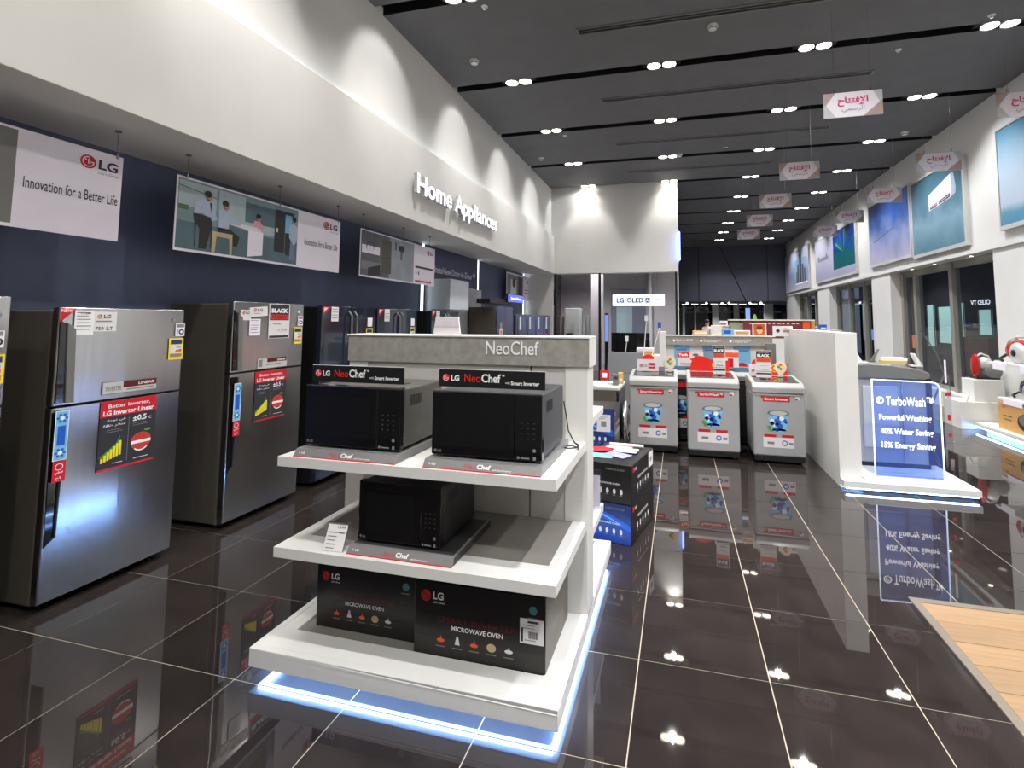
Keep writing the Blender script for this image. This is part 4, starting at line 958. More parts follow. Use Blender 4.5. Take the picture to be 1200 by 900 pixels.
# demo table with a box
t = thing('demo_table', 'pale demo table behind the left washers', 'table', (-1.15, 8.8, 0))
B().box(0, .8, 0, .6, 1.0, 1.04, CREAM).obj('table_top', t, .004); B().box(.08, .72, .06, .54, 0, 1.0, GREYM).obj('pedestal', t)
t = thing('carton', 'flat white and brown carton on the demo table', 'box', (-.75, 8.9, 1.041)); B().box(0, .3, 0, .25, 0, .08, CARD).obj('box', t); B().box(0, .3, 0, .25, .08, .13, PAPER).obj('cover', t)
for k, (a, h_) in enumerate(((-.95, .25), (-.62, .62), (-.48, .5))):
    t = thing('demo_stand', 'thin white stick stand on the demo table, %s' % ['short and at the left', 'tallest and behind the carton', 'leaning at the right'][k], 'stand', (a, 8.85, 1.041), group='thin stick stands on the demo table')
    B().tube((0, 0, 0), ([.03, .05, .14][k], 0, h_), .008, .006, INKW, 8).obj('pole', t); B().lathe([(0, .01), (.04, .01), (.045, 0)], (0, 0, 0), INKW, 12).obj('foot', t); B().box(-.03 + [.03, .05, .14][k], .03 + [.03, .05, .14][k], -.01, .01, h_, h_ + .1, [INKW, PAPER, BLUE][k]).obj('head', t)
# hanging black pole set right of header (glass post seen past the header)
# ------------------------------------------------------------------ second gondola
t = thing('display_gondola', 'white shelf display with grey header behind the washers', 'display', (-.30, 7.7, 0))
B().box(.0, 1.62, .05, .2, .0, 1.30, WHITE2).obj('back_panel', t)
B().box(0, .1, 0, .25, 0, 1.50, WHITE2).obj('upright', t, .004); B().box(1.52, 1.66, -.02, .27, 0, 1.34, GREYM).obj('upright', t, .004)
B().box(.1, 1.62, 0, .25, 1.30, 1.435, CONC).obj('header', t); B().box(.1, 1.66, -.01, .26, 1.435, 1.445, WHITE2).obj('header_cap', t)
B().box(.05, 1.62, -.1, .3, 0, .12, WHITE2).obj('base_slab', t)
for k, (s_, x_) in enumerate((('SpinInDD', .22), ('TrueSteam™', .62), ('TurboWash™', 1.04))):
    d = Decal((0, 0, 0), *ax('-y'), gap=.003); d.disc(x_ - .0, 1.365, .018, INKW, 1); d.text(s_, x_ + .03, 1.345, .25, .045, INKW, 1, .0); d.obj('lettering', t)
for k, x_ in enumerate((.22, .64, 1.08)):
    d = Decal((0, .049, 0), *ax('-y'), gap=.002); d.rect(x_, .8, x_ + .24, 1.29, BLUEL if k != 1 else mat('teal_print', S(130, 160, 180), .5, noise=.08), 1); d.lines(x_ + .03, 1.23, x_ + .22, 1, .05, BLUE, 2); d.disc(x_ + .12, 1.0, .07, [GREYM, STEELD, RED][k], 2, .05); d.obj('poster', t)
# goods on top of the second gondola and beyond
goods = [(.20, .22, .07, CARD, CREAM, 'brown box with white lid at the left on the second display'), (.47, .15, .15, CREAM, PAPER, 'cream upright box on the second display'), (.63, .14, .10, BLUEL, BLUE, 'small blue-screened gadget box on the second display'), (.80, .22, .08, PAPER, CARD, 'white flat box on the second display')]
for x_, w_, h_, m1, m2, lb in goods:
    t = thing('product_box', lb, 'box', (x_, 7.72, 1.446), group='boxes on top of the second display'); B().box(0, w_, 0, .16, 0, h_, m1).obj('box', t, .003); B().box(.02, w_ - .02, -.002, 0, h_ * .3, h_ * .8, m2).obj('label_print', t)
t = thing('picture_box', 'framed glowing orange portrait picture standing on the second display', 'picture', (1.06, 7.75, 1.446)); B().box(0, .19, 0, .03, 0, .19, INKW).obj('frame', t)
d = Decal((0, -.001, 0), *ax('-y'), gap=.001); d.rect(.012, .012, .178, .178, mat('pic_orange', S(190, 90, 40), .5, noise=.2, nscale=30), 1); d.disc(.095, .085, .04, mat('pic_face', S(235, 180, 120), .5), 2, .05); d.disc(.095, .12, .045, MAROON, 3, .03); d.obj('picture', t)
t = thing('notice_card', 'white card with pictures at the right end of the second display', 'card', (1.33, 7.72, 1.446)); B().box(0, .27, 0, .006, 0, .15, PAPER).obj('card', t); d = Decal((0, -.001, 0), *ax('-y'), gap=.001); d.disc(.07, .08, .025, INK, 1).rect(.14, .06, .24, .09, BROWNP, 1).rect(.15, .1, .22, .12, RED, 1); d.obj('print', t); B().box(.1, .17, .006, .05, -.0005, .002, PAPER).obj('foot', t)
t = thing('promotion_wall', 'long maroon promotion wall with white lettering in the far aisle', 'display', (1.15, 12.0, 0))
B().box(.28, 1.75, 0, .3, 1.28, 1.68, MAROON).obj('panel', t); B().box(.28, 1.75, 0, .3, 0, 1.28, WHITE2).obj('lower_panel', t); B().box(0, .28, 0, .3, 0, 1.64, mat('wall_photo', S(150, 150, 130), .5, noise=.3, nscale=6)).obj('photo_panel', t); B().box(-.02, 1.8, -.02, .32, 1.68, 1.71, CREAM).obj('cap', t); B().box(1.72, 1.8, -.02, .32, 0, 1.68, CARD).obj('end_post', t)
d = Decal((0, 0, 0), *ax('-y'), gap=.003); [d.rect(.42 + .1 * q, 1.605, .42 + .1 * q + .05 + .03 * (q % 3 == 0), 1.63, CREAM, 1) for q in range(11)]; d.rect(1.55, 1.5, 1.7, 1.66, ORANGE, 1); d.obj('lettering', t)
# far counters and a customer
for k, (x_, y_, w_, h_, m_, lb) in enumerate([(.15, 17.5, .9, 1.05, WHITE2, 'white counter in the far left aisle'), (1.2, 16.5, 1.6, 1.5, WHITE2, 'white shelf display in the far middle aisle'), (3.4, 15.5, 1.1, 1.4, WHITE2, 'white display near the far right pillar'), (.3, 10.2, 1.0, 1.1, GREYM, 'grey display table behind the second display')]):
    t = thing('display_counter', lb, 'counter', (x_, y_, 0), group='far counters'); B().box(0, w_, 0, .5, .06, h_, m_).obj('counter_body', t); B().box(-.02, w_ + .02, -.02, .52, h_, h_ + .03, WHITE2).obj('counter_top', t); B().box(.05, w_ - .05, .05, .45, 0, .06, SATIN).obj('plinth', t)
    for q in range(4 if k != 2 else 3):
        tt = thing('boxed_product', 'small boxed product on the %s, %s from its left' % (lb.replace('white ', '').replace('grey ', ''), ORD[q]), 'box', (x_ + .08 + q * w_ * .23, y_ + .12, h_ + .031), group='small boxes on the far counters')
        B().box(0, w_ * .15, 0, .15, 0, .1 + .05 * ((q * 7 + k) % 3), [BLUE, PAPER, SATIN, CREAM][(q + k) % 4]).obj('box', tt); B().box(.01, w_ * .13, -.002, 0, .02, .07, [PAPER, RED, BLUEL, BLUE][(q + k) % 4]).obj('label_print', tt)

def person(x, y, rz):
    t = thing('person', 'person in a white shirt and dark trousers standing in the far aisle', 'person', (x, y, 0), rz)
    J = {'pel': (0, 0, .95, .125), 'sp': (0, 0, 1.15, .12), 'ch': (0, 0, 1.35, .15), 'nk': (0, 0, 1.47, .055), 'hd': (0, -.01, 1.56, .08), 'tp': (0, -.01, 1.66, .085),
         'sl': (-.19, 0, 1.40, .06), 'el': (-.24, .02, 1.14, .045), 'wl': (-.22, -.08, .92, .032), 'sr': (.19, 0, 1.40, .06), 'er': (.25, .0, 1.14, .045), 'wr': (.2, -.16, 1.0, .032),
         'hl': (-.1, 0, .9, .1), 'kl': (-.11, -.01, .5, .065), 'al': (-.11, .02, .09, .045), 'tl': (-.12, -.14, .04, .035), 'hr': (.1, 0, .9, .1), 'kr': (.11, -.03, .5, .065), 'ar': (.12, .03, .09, .045), 'tr': (.13, -.13, .04, .035)}
    E_ = [('pel', 'sp'), ('sp', 'ch'), ('ch', 'nk'), ('nk', 'hd'), ('hd', 'tp'), ('ch', 'sl'), ('sl', 'el'), ('el', 'wl'), ('ch', 'sr'), ('sr', 'er'), ('er', 'wr'), ('pel', 'hl'), ('hl', 'kl'), ('kl', 'al'), ('al', 'tl'), ('pel', 'hr'), ('hr', 'kr'), ('kr', 'ar'), ('ar', 'tr')]
    for s_, w_ in (('l', 'wl'), ('r', 'wr')):
        wx, wy, wz, _ = J[w_]
        J['p' + s_] = (wx, wy - .03, wz - .06, .028); E_.append((w_, 'p' + s_))
        for q in range(4): J['f%s%d' % (s_, q)] = (wx - .03 + .02 * q, wy - .05, wz - .14 - .01 * (q in (1, 2)), .009); E_.append(('p' + s_, 'f%s%d' % (s_, q)))
        J['t' + s_ + 'm'] = (wx + (.04 if s_ == 'l' else -.04), wy - .06, wz - .08, .010); E_.append(('p' + s_, 't' + s_ + 'm'))
    ks = list(J); me = bpy.data.meshes.new('body'); me.from_pydata([J[k][:3] for k in ks], [(ks.index(a), ks.index(b)) for a, b in E_], [])
    o = bpy.data.objects.new('body', me); COL.objects.link(o); o.parent = t
    md = o.modifiers.new('skin', 'SKIN'); sub = o.modifiers.new('sub', 'SUBSURF'); sub.levels = sub.render_levels = 2
    for k, v in enumerate(me.skin_vertices[0].data): v.radius = (J[ks[k]][3],) * 2; v.use_root = (k == 0)
    me2 = bpy.data.meshes.new_from_object(o.evaluated_get(bpy.context.evaluated_depsgraph_get())); o.modifiers.clear(); o.data = me2
    me2.materials.clear(); [me2.materials.append(m) for m in (SKIN, PAPER, PANTS, SATIN)]
    for p in me2.polygons:
        c = p.center; p.use_smooth = True
        p.material_index = 3 if c.z < .1 else 2 if c.z < .95 and abs(c.x) < .19 and c.y > -.1 else 1 if (c.z < 1.46 and c.z > 1.04 and not (c.y < -.1)) else 0
    B().ell((0, .015, 1.665), (.088, .098, .085), HAIR, 16, 10).obj('hair', t)
    b = B()
    for s_ in (-1, 1): b.ell((s_ * .032, -.088, 1.615), (.012, .006, .007), INK, 8, 6); b.ell((s_ * .085, 0, 1.6), (.012, .02, .03), SKIN, 8, 6)
    b.ell((0, -.1, 1.585), (.013, .02, .022), SKIN, 8, 6).ell((0, -.088, 1.55), (.024, .006, .006), MAROON, 8, 6); b.obj('face', t)
person(1.02, 19.2, 2.3)

# ================================================================== partition and TurboWash platform
structure(B().box(1.553, 1.755, 5.575, 8.1, 0, 1.55, WHITE2).obj('wall_right', bevel=.003))
pl = thing('display_platform', 'low white platform with light strip at the foot of the white partition', 'platform', (1.553, 5.45, 0))
B().box(-.0, 1.14, .0, 1.75, .045, .10, WHITE2).obj('platform_base', pl, .003) if False else B().box(.205, 1.15, .0, 1.7, .04, .10, WHITE2).box(-.0, .205, .0, .12, .04, .10, WHITE2).obj('platform_base', pl, .002)
B().box(.21, 1.1, .06, 1.65, .10, .122, WHITE2).obj('platform_top', pl, .003)
B().box(.25, 1.02, .2, 1.5, 0, .04, SATIN).obj('plinth', pl)
B().box(.02, 1.13, .012, .03, .03, .039, LEDB).obj('led_strip', pl)
t = thing('acrylic_sign', 'blue edge-lit acrylic board reading TurboWash before the silver washer', 'sign', (1.90, 5.65, .122))
cor = [(0, .0), (.60, .0), (.595, .86)] + [(.535 + .06 * math.cos(a), .88 + .06 * math.sin(a)) for a in (.3, .7, 1.1, 1.5)] + [(.0, .955)]
B().prism(cor, 'y', 0, .012, ACRYL).obj('acrylic_plate', t)
e = B(); pe = cor[2:] + [(.0, .955), (.0, 0)]
pl_ = [(.60, 0)] + cor[2:] + [(0, 0)]
for a, b_ in zip(pl_[:-1], pl_[1:]):
    dx, dz = b_[0] - a[0], b_[1] - a[1]; L = math.hypot(dx, dz); nx, nz = -dz / L * .004, dx / L * .004
    e.prism([(a[0] - nx, a[1] - nz), (b_[0] - nx, b_[1] - nz), (b_[0] + nx, b_[1] + nz), (a[0] + nx, a[1] + nz)], 'y', -.001, .013, EDGE)
e.obj('lit_edge', t)
d = Decal((0, -.001, 0), *ax('-y'), gap=.001)
for k, (s_, x_, z_, w_, h_, bo) in enumerate([('TurboWash™', .12, .70, .41, .095, .008), ('Powerful Washing', .05, .54, .46, .072, .018), ('40% Water Saving', .06, .40, .46, .075, .018), ('15% Energy Saving', .065, .265, .47, .075, .018)]):
    d.text(s_, x_, z_, w_, h_, LETW, 1, bo)
d.ring(.065, .75, .026, .036, LETW, 1).ring(.065, .75, .008, .018, LETW, 1, a0=.5, a1=4.5)
d.obj('lettering', t)
B().box(0, .6, -.02, .035, 0, .012, ACRYC).obj('foot_rail', t)
# silver washer behind
t = thing('washing_machine', 'silver washer with curved top edge behind the blue acrylic board', 'washing machine', (1.86, 5.98, .122))
B().box(0, .7, .02, .62, .04, .93, WBODY).obj('body', t, .02, 3)
B().box(.02, .68, .03, .6, 0, .04, SATIN).obj('base', t)
pr = [(0, .93), (0, 1.07), (.1, 1.085), (.35, 1.075), (.6, 1.04), (.7, 1.0), (.7, .93)]
B().prism(pr, 'y', 0, .62, GREYM).obj('top_panel', t, .008)
B().box(.05, .6, .1, .5, 1.07, 1.075, SATIN).obj('lid', t) if False else None
B().box(.43, .435, .0, .02, .06, .92, CHROME).obj('door_edge', t)
B().box(.06, .40, .012, .02, .2, .85, SILVERL).obj('door', t, .004)
B().box(.66, .71, .0, .6, .05, .95, SATIN).obj('side_trim', t, .004)
# things on that washer
t = thing('card_holder', 'clear tilted card holder on the left corner of the silver washer', 'card holder', (1.93, 6.2, 1.21)); B().prism([(0, 0), (-.09, .2), (-.03, .2), (.07, 0)], 'y', 0, .012, PAPERL).obj('card', t); B().box(-.02, .12, -.02, .06, -.004, .0, PAPER).obj('foot', t)
t = thing('card_holder', 'small dark tilted card holder in the middle of the silver washer', 'card holder', (2.13, 6.36, 1.21)); B().prism([(0, 0), (.08, .14), (.1, .14), (.04, 0)], 'y', 0, .012, GREYM).obj('card', t); B().box(-.02, .06, -.02, .05, -.004, .0, SATIN).obj('foot', t)
t = thing('leaflet_pile', 'stack of yellow and white leaflets on the silver washer', 'leaflets', (2.20, 6.15, 1.205)); B().box(0, .22, 0, .16, 0, .03, mat('ochre', S(205, 170, 90), .5)).obj('leaflet', t); B().box(.03, .23, .01, .17, .03, .06, PAPER).obj('leaflet', t)
t = thing('price_card', 'white folded price card at the right end of the silver washer', 'price card', (2.50, 6.1, 1.19)); B().prism([(-.04, .13), (-.02, .13), (.05, 0), (.02, 0)], 'y', 0, .09, PAPER).obj('card', t); B().box(-.06, .05, 0, .09, -.008, .003, PAPER).obj('foot', t)
t = thing('clear_post', 'tall clear acrylic post with red marks right of the silver washer', 'post', (2.83, 6.25, 0))
B().box(-.025, .035, 0, .05, .08, 1.32, ACRYC).obj('post', t, .004); B().box(-.08, .09, -.06, .1, 0, .08, ACRYC).obj('foot', t, .004)
d = Decal((0, -.001, 0), *ax('-y'), gap=.001); d.rect(-.025, .86, .035, .9, RED, 1).rect(-.01, .6, .02, .66, RED, 1).rect(-.01, .42, .02, .46, RED, 1).rect(-.02, 1.0, .0, 1.25, PAPERL, 1); d.obj('marking', t)
t = thing('wire_easel', 'thin wire easel between the clear post and the window', 'easel', (4.0, 8.9, 0))
B().path([(-.3, 0, 1.55), (-.1, 0, 1.2), (0, 0, .85), (-.32, 0, .1)], .008, GREYM, 6).path([(0, 0, .85), (.08, .05, .8), (.1, .05, .5)], .006, GREYM, 6).path([(0, 0, .85), (-.2, .25, 0)], .008, GREYM, 6).tube((-.32, 0, .1), (-.36, 0, 0), .008, .008, GREYM, 6).obj('frame', t); B().box(.05, .1, .05, .06, .45, .62, PAPER).obj('tag', t)

# ================================================================== right wall
wr = structure(B().box(5.0, 5.4, -2, 25, 2.86, CEIL + .1, WHITE2).obj('wall_right'))
structure(B().box(4.97, 5.0, 6.0, 25, 2.86, 2.95, WHITE2).obj('trim_10'))
for k, (a, b_) in enumerate(((4.5, 9.4), (13.42, 14.6), (18.4, 19.8), (23.6, 25.2))):
    structure(B().box(5.0, 5.4, a, b_, 0, 2.86, WHITE2).obj('wall_right', bevel=.003))
structure(B().box(5.0, 5.4, -2, 4.5, 0, 2.86, WHITE2).obj('wall_right'))
n = 3
FR = FRAME
for a, b_ in ((9.4, 13.42), (14.6, 18.4), (19.8, 23.6)):
    wn = structure(B().box(5.26, 5.34, a, b_, 2.72, 2.86, FR).box(5.26, 5.34, a, b_, .3, .38, FR).obj('window_%d' % n)); n += 1
    structure(B().box(5.05, 5.4, a, b_, 0, .3, WHITE2).obj('baseboard_right'))
    npn = 3; ws = (b_ - a) / npn
    ms = [a + ws * q for q in range(npn + 1)]
    if a == 9.4: ms = [9.45, 11.2, 12.72, 13.36]
    for q, m_ in enumerate(ms):
        B().box(5.22, 5.36, m_ - .06, m_ + .06, .3, 2.86, FR).obj('mullion', wn)
    for q in range(len(ms) - 1):
        B().box(5.296, 5.304, ms[q] + .06, ms[q + 1] - .06, .38, 2.72, WING).obj('pane', wn)
for k, yy in enumerate((10.3, 11.6, 12.6)):
    t = thing('soffit_downlight', 'small round downlight under the right window head, %s from the near pillar' % ORD[k], 'downlight', (5.15, yy, 2.86), group='downlights under the right window head')
    B().lathe([(0, -.002), (.035, -.002)], (0, 0, 0), LAMPE, 12).obj('lamp', t); B().lathe([(.035, -.003), (.05, -.006), (.052, 0)], (0, 0, 0), CHROME, 12).obj('ring', t)
# lightbox pictures
def lightbox(y0, y1, z0, z1, label, painter):
    t = thing('wall_picture', label, 'picture', (5.0, y1, z0), group='large framed pictures on the right wall')
    L = y1 - y0; H = z1 - z0
    f = B().box(-.07, -.002, -L, 0, 0, .07, SILVERL).box(-.07, -.002, -L, 0, H - .03, H, SILVERL).box(-.07, -.002, -L, -L + .05, .07, H - .03, SILVERL).box(-.07, -.002, -.03, 0, .07, H - .03, SILVERL)
    f.obj('frame', t)
    B().box(-.05, -.002, -L + .05, -.03, .07, H - .03, PAPER).obj('backing', t)
    d = Decal((-.055, 0, 0), *ax('-x'), gap=.001); painter(d, L, H); d.obj('print', t)
def grad(name, pts, axis='z', nsc=.8, namt=.25):
    """printed picture colour: a ramp along the height or width of the sheet with cloudy noise"""
    m = bpy.data.materials.new(name); m.use_nodes = True; nt = m.node_tree; b = nt.nodes['Principled BSDF']; b.inputs['Roughness'].default_value = .35
    tc = nt.nodes.new('ShaderNodeTexCoord'); sp = nt.nodes.new('ShaderNodeSeparateXYZ'); nz = nt.nodes.new('ShaderNodeTexNoise'); nz.inputs['Scale'].default_value = nsc * 3; nz.inputs['Detail'].default_value = 5
    nt.links.new(tc.outputs['Generated'], sp.inputs[0]); nt.links.new(tc.outputs['Object'], nz.inputs['Vector'])
    ma = nt.nodes.new('ShaderNodeMath'); ma.operation = 'MULTIPLY_ADD'; ma.inputs[1].default_value = namt
    sb = nt.nodes.new('ShaderNodeMath'); sb.operation = 'SUBTRACT'; sb.inputs[1].default_value = .5
    nt.links.new(nz.outputs[0], sb.inputs[0]); nt.links.new(sb.outputs[0], ma.inputs[0]); nt.links.new(sp.outputs[{'y': 1, 'z': 2}[axis]], ma.inputs[2])
    cr = nt.nodes.new('ShaderNodeValToRGB'); nt.links.new(ma.outputs[0], cr.inputs[0])
    els = cr.color_ramp.elements
    els[0].position = pts[0][0]; els[0].color = pts[0][1] + (1,); els[1].position = pts[-1][0]; els[1].color = pts[-1][1] + (1,)
    for p, c in pts[1:-1]: q = els.new(p); q.color = c + (1,)
    nt.links.new(cr.outputs[0], b.inputs['Base Color'])
    return m
SKY1 = grad('print_sky_blue', [(0, S(178, 172, 196)), (.35, S(128, 142, 182)), (.7, S(48, 84, 152)), (1, S(14, 48, 118))], 'z', .7, .7)
SKY2 = grad('print_sky_pale', [(0, S(84, 136, 166)), (.12, S(96, 146, 172)), (.2, S(176, 190, 205)), (.5, S(165, 182, 198)), (1, S(70, 130, 160))], 'z', .4, .2)
AQUA = grad('print_aqua', [(0, S(90, 128, 146)), (.35, S(128, 160, 176)), (.6, S(84, 122, 140)), (1, S(58, 98, 116))], 'z', .8, .5)
LILAC = grad('print_lilac', [(0, S(160, 158, 182)), (1, S(196, 194, 212))], 'z', .5, .3)
MISTY = grad('print_mist', [(0, S(176, 176, 194)), (.4, S(124, 132, 160)), (1, S(186, 188, 204))], 'z', .6, .5)
GRN = grad('print_peacock', [(0, S(30, 96, 104)), (.45, S(16, 88, 90)), (.7, S(16, 70, 150)), (1, S(8, 38, 104))], 'z', 1.2, .9)
def q1(d, L, H): d.rect(.03, .07, L - .05, H - .03, SKY2, 1)
def q2(d, L, H):
    d.rect(.03, .07, L - .05, H - .03, AQUA, 1)
    d.poly([(.76, .88), (1.6, .98), (1.6, 1.42), (.76, 1.2)], PAPERL, 3); d.poly([(1.6, .98), (1.74, 1.02), (1.76, 1.12), (1.7, 1.42), (1.6, 1.42)], SHIRT, 3)
    d.poly([(.80, .895), (1.56, .985), (1.56, 1.06), (.80, .955)], INK, 4); d.poly([(1.1, .92), (1.13, .925), (1.13, 1.0), (1.1, .995)], PAPERL, 5); d.poly([(.80, .925), (1.56, 1.02), (1.56, 1.03), (.80, .935)], PAPER, 5)
def q3(d, L, H):
    d.rect(.03, .07, L - .05, H - .03, SKY1, 1); [d.poly([(.3 + .14 * q, .62 + .02 * q), (.4 + .14 * q, .635 + .02 * q), (.4 + .14 * q, .675 + .02 * q), (.3 + .14 * q, .66 + .02 * q)], PG1, 2) for q in range(9)]
def q4(d, L, H):
    d.rect(.03, .07, L * .56, H - .03, LILAC, 1); d.rect(L * .50, .3, L - .05, H - .03, GRN, 2)
    for k in range(9):
        a = .6 + k * .28; cx, cy = L * .75, .75
        d.poly([(cx, cy), (cx + 1.0 * math.cos(a) * .9, cy + .75 * math.sin(a)), (cx + .9 * math.cos(a + .12), cy + .72 * math.sin(a + .12))], [BLUED, BLUE, mat('teal_dark', S(10, 90, 90), .4), GREEN][k % 4], 3)
    d.rect(L * .5, .07, L - .05, .3, LILAC, 2)
    [d.rect(.35 + .16 * q, .75, .35 + .16 * q + .1, .75 + (.2 if q in (0, 6) else .12), PG1, 2) for q in range(8)]
def q5(d, L, H):
    d.rect(.03, .07, L - .05, H - .03, MISTY, 1)
    for x_, w_, h_ in ((2.3, .25, .8), (2.65, .35, 1.2), (3.1, .25, .75), (3.45, .2, .55), (2.1, .15, .5)):
        d.rect(x_, .3, x_ + w_, .3 + h_, INK, 3); d.rect(x_ + .02, .3, x_ + w_ * .3, .28 + h_, PG1, 4)
    d.rect(1.9, .25, L - .2, .3, PAPERL, 3); d.rect(1.7, .3, L - .3, 1.3, mat('print_steel_blue', S(120, 150, 180), .5, noise=.1, nscale=3), 2)
lightbox(6.2, 9.05, 3.10, 4.72, 'large pale blue sky picture cut off by the right frame edge', q1)
lightbox(9.97, 12.0, 3.02, 4.66, 'wall picture of a white air conditioner on a blue-green wall', q2)
lightbox(12.06, 14.45, 3.08, 4.72, 'wall picture of a deep blue sky with thin dark lettering', q3)
lightbox(15.47, 19.72, 3.05, 4.6, 'wall picture with lilac ground and a green-blue peacock pattern', q4)
lightbox(20.7, 24.9, 3.0, 4.72, 'farthest wall picture with dark tower shapes in pale mist', q5)

# outside beyond the windows
OUTW = mat('outside_wall', S(58, 58, 64), .8, noise=.1)
structure(B().box(5.4, 12, 6, 30, -.3, -.02, mat('outside_ground', S(60, 58, 55), .5, noise=.15)).obj('floor'))
t = thing('building_opposite', 'dark building with lit shop windows seen through the right windows', 'building', (9.0, 14, 0))
B().box(.0, .3, 0, 14, 0, 6, OUTW).obj('wall', t)
for k, (y0, y1, z0, z1, m) in enumerate([(6.45, 6.9, .8, 2.3, TEALL), (5.3, 6.1, .95, 2.2, TEALL), (4.55, 4.8, 1.0, 2.3, TEALL), (3.1, 3.7, 1.3, 2.05, TEALL), (7.8, 9.0, .65, 1.15, CRABL), (10.5, 12.5, .8, 1.3, mat('lit_blue_shop', (.3, .4, 1), emit=.7)), (12.7, 13.5, .8, 2.6, TEALL)]):
    o = B().box(-.03, .0, y0, y1, z0, z1, m).obj('shop_window', t); B().box(-.05, -.03, y0 - .05, y0, z0, z1, FRAME).box(-.05, -.03, y1, y1 + .05, z0, z1, FRAME).obj('window_frame', o)
B().box(-.2, -.01, 3.0, 5.0, .75, 1.2, mat('red_chairs', S(120, 40, 35), .6, noise=.5, nscale=12)).obj('terrace_screen', t)
d = Decal((-.03, 0, 0), *ax('-x'), gap=.01); d.text('OLED TV', -4.1, 2.2, 1.0, .16, LETW, 1, .03, mirror=True); d.obj('lettering', t)  # mirrored glowing letters stand in for a sign's reflection in the window
spot(7.5, 20, 3.5, 60, 150, .5, (1, .95, .9), name='street_light')

# ================================================================== far wall and rear hall
fw = structure(B().box(0, 5.4, 25.05, 25.2, 2.65, CEIL + .1, BLACK).obj('wall_back'))
for pts in ([(0, 2.65), (.95, 2.65), (.95, 5.36), (0, 5.36)], [(.99, 2.65), (3.12, 2.65), (1.96, 5.36), (.99, 5.36)], [(3.17, 2.65), (4.13, 2.65), (4.13, 5.36), (2.01, 5.36)], [(4.17, 2.65), (5.4, 2.65), (5.4, 5.36), (4.17, 5.36)]):
    B().prism(pts, 'y', 25.0, 25.06, SLATE).obj('panel', fw)
structure(B().box(-5, 9, 25.06, 33, 2.66, 2.75, CEILM).obj('ceiling'))
DARKG = mat('night_glass', (.006, .008, .012), .08, noise=.2)
structure(B().box(-5, 9, 32.0, 32.1, 0, 2.66, DARKG).obj('wall_back'))
structure(B().box(5.4, 9.0, 25.06, 32, 0, 2.66, DARKG).obj('wall_right')) if False else None
for k, (x_, w_, y_) in enumerate(((1.9, .35, 30), (4.6, .45, 29), (3.2, .3, 31), (.2, .15, 31), (.9, .1, 31), (5.6, .5, 28))):
    structure(B().box(x_, x_ + w_, y_, y_ + .3, 0, 2.66, WHITE2).obj('trim_%d' % (11 + k)))
structure(B().box(.2, 6, 31.9, 31.98, 2.2, 2.3, FRAME).obj('trim_17'))
for k in range(9):
    t = thing('tube_light', 'bright tube light under the far low ceiling, %s from the left' % ORD[k], 'light', (.35 + k * .52, 29 - (k % 2) * .5, 2.63), .5, 'tube lights under the far low ceiling')
    B().box(-.2, .2, -.03, .03, -.02, .0, TUBE).obj('tube', t); B().box(-.22, .22, -.045, .045, 0, .025, WHITE2).obj('housing', t)
for k, (x_, y_) in enumerate(((1.35, 25.6), (2.1, 25.7), (2.4, 25.4), (3.4, 25.6), (3.9, 25.5), (.4, 25.5))):
    t = thing('track_spotlight', 'small bright track spotlight under the slate wall, %s in the row' % ORD[k], 'spotlight', (x_, y_, 2.6), group='track spotlights under the slate wall')
    B().ell((0, 0, -.03), (.05, .05, .05), mat('lamp_soft', (1, .95, .85), emit=3), 10, 8).obj('lamp', t); B().tube((0, 0, .0), (0, .03, .055), .04, .03, SATIN, 10).obj('housing', t)
for x_ in (1.0, 3.5): spot(x_, 28.5, 2.55, 90, 150, .6, (.95, .97, 1), name='rear_light')
t = thing('lit_advert', 'green and blue lit advert panel in the far hall', 'screen', (3.75, 30.5, .9)); B().box(0, .8, 0, .1, 0, 1.6, SATIN).obj('frame', t); B().box(.05, .3, -.004, 0, .05, 1.55, mat('lit_pale_blue', (.35, .5, 1), emit=.42)).obj('screen', t); B().ell((.55, -.02, .8), (.12, .02, .4), mat('lit_green', (.25, .6, .15), emit=.4, noise=.5, nscale=6), 12, 8).obj('picture', t); B().box(.3, .4, .02, .08, -.9, 0, SATIN).obj('stand', t)

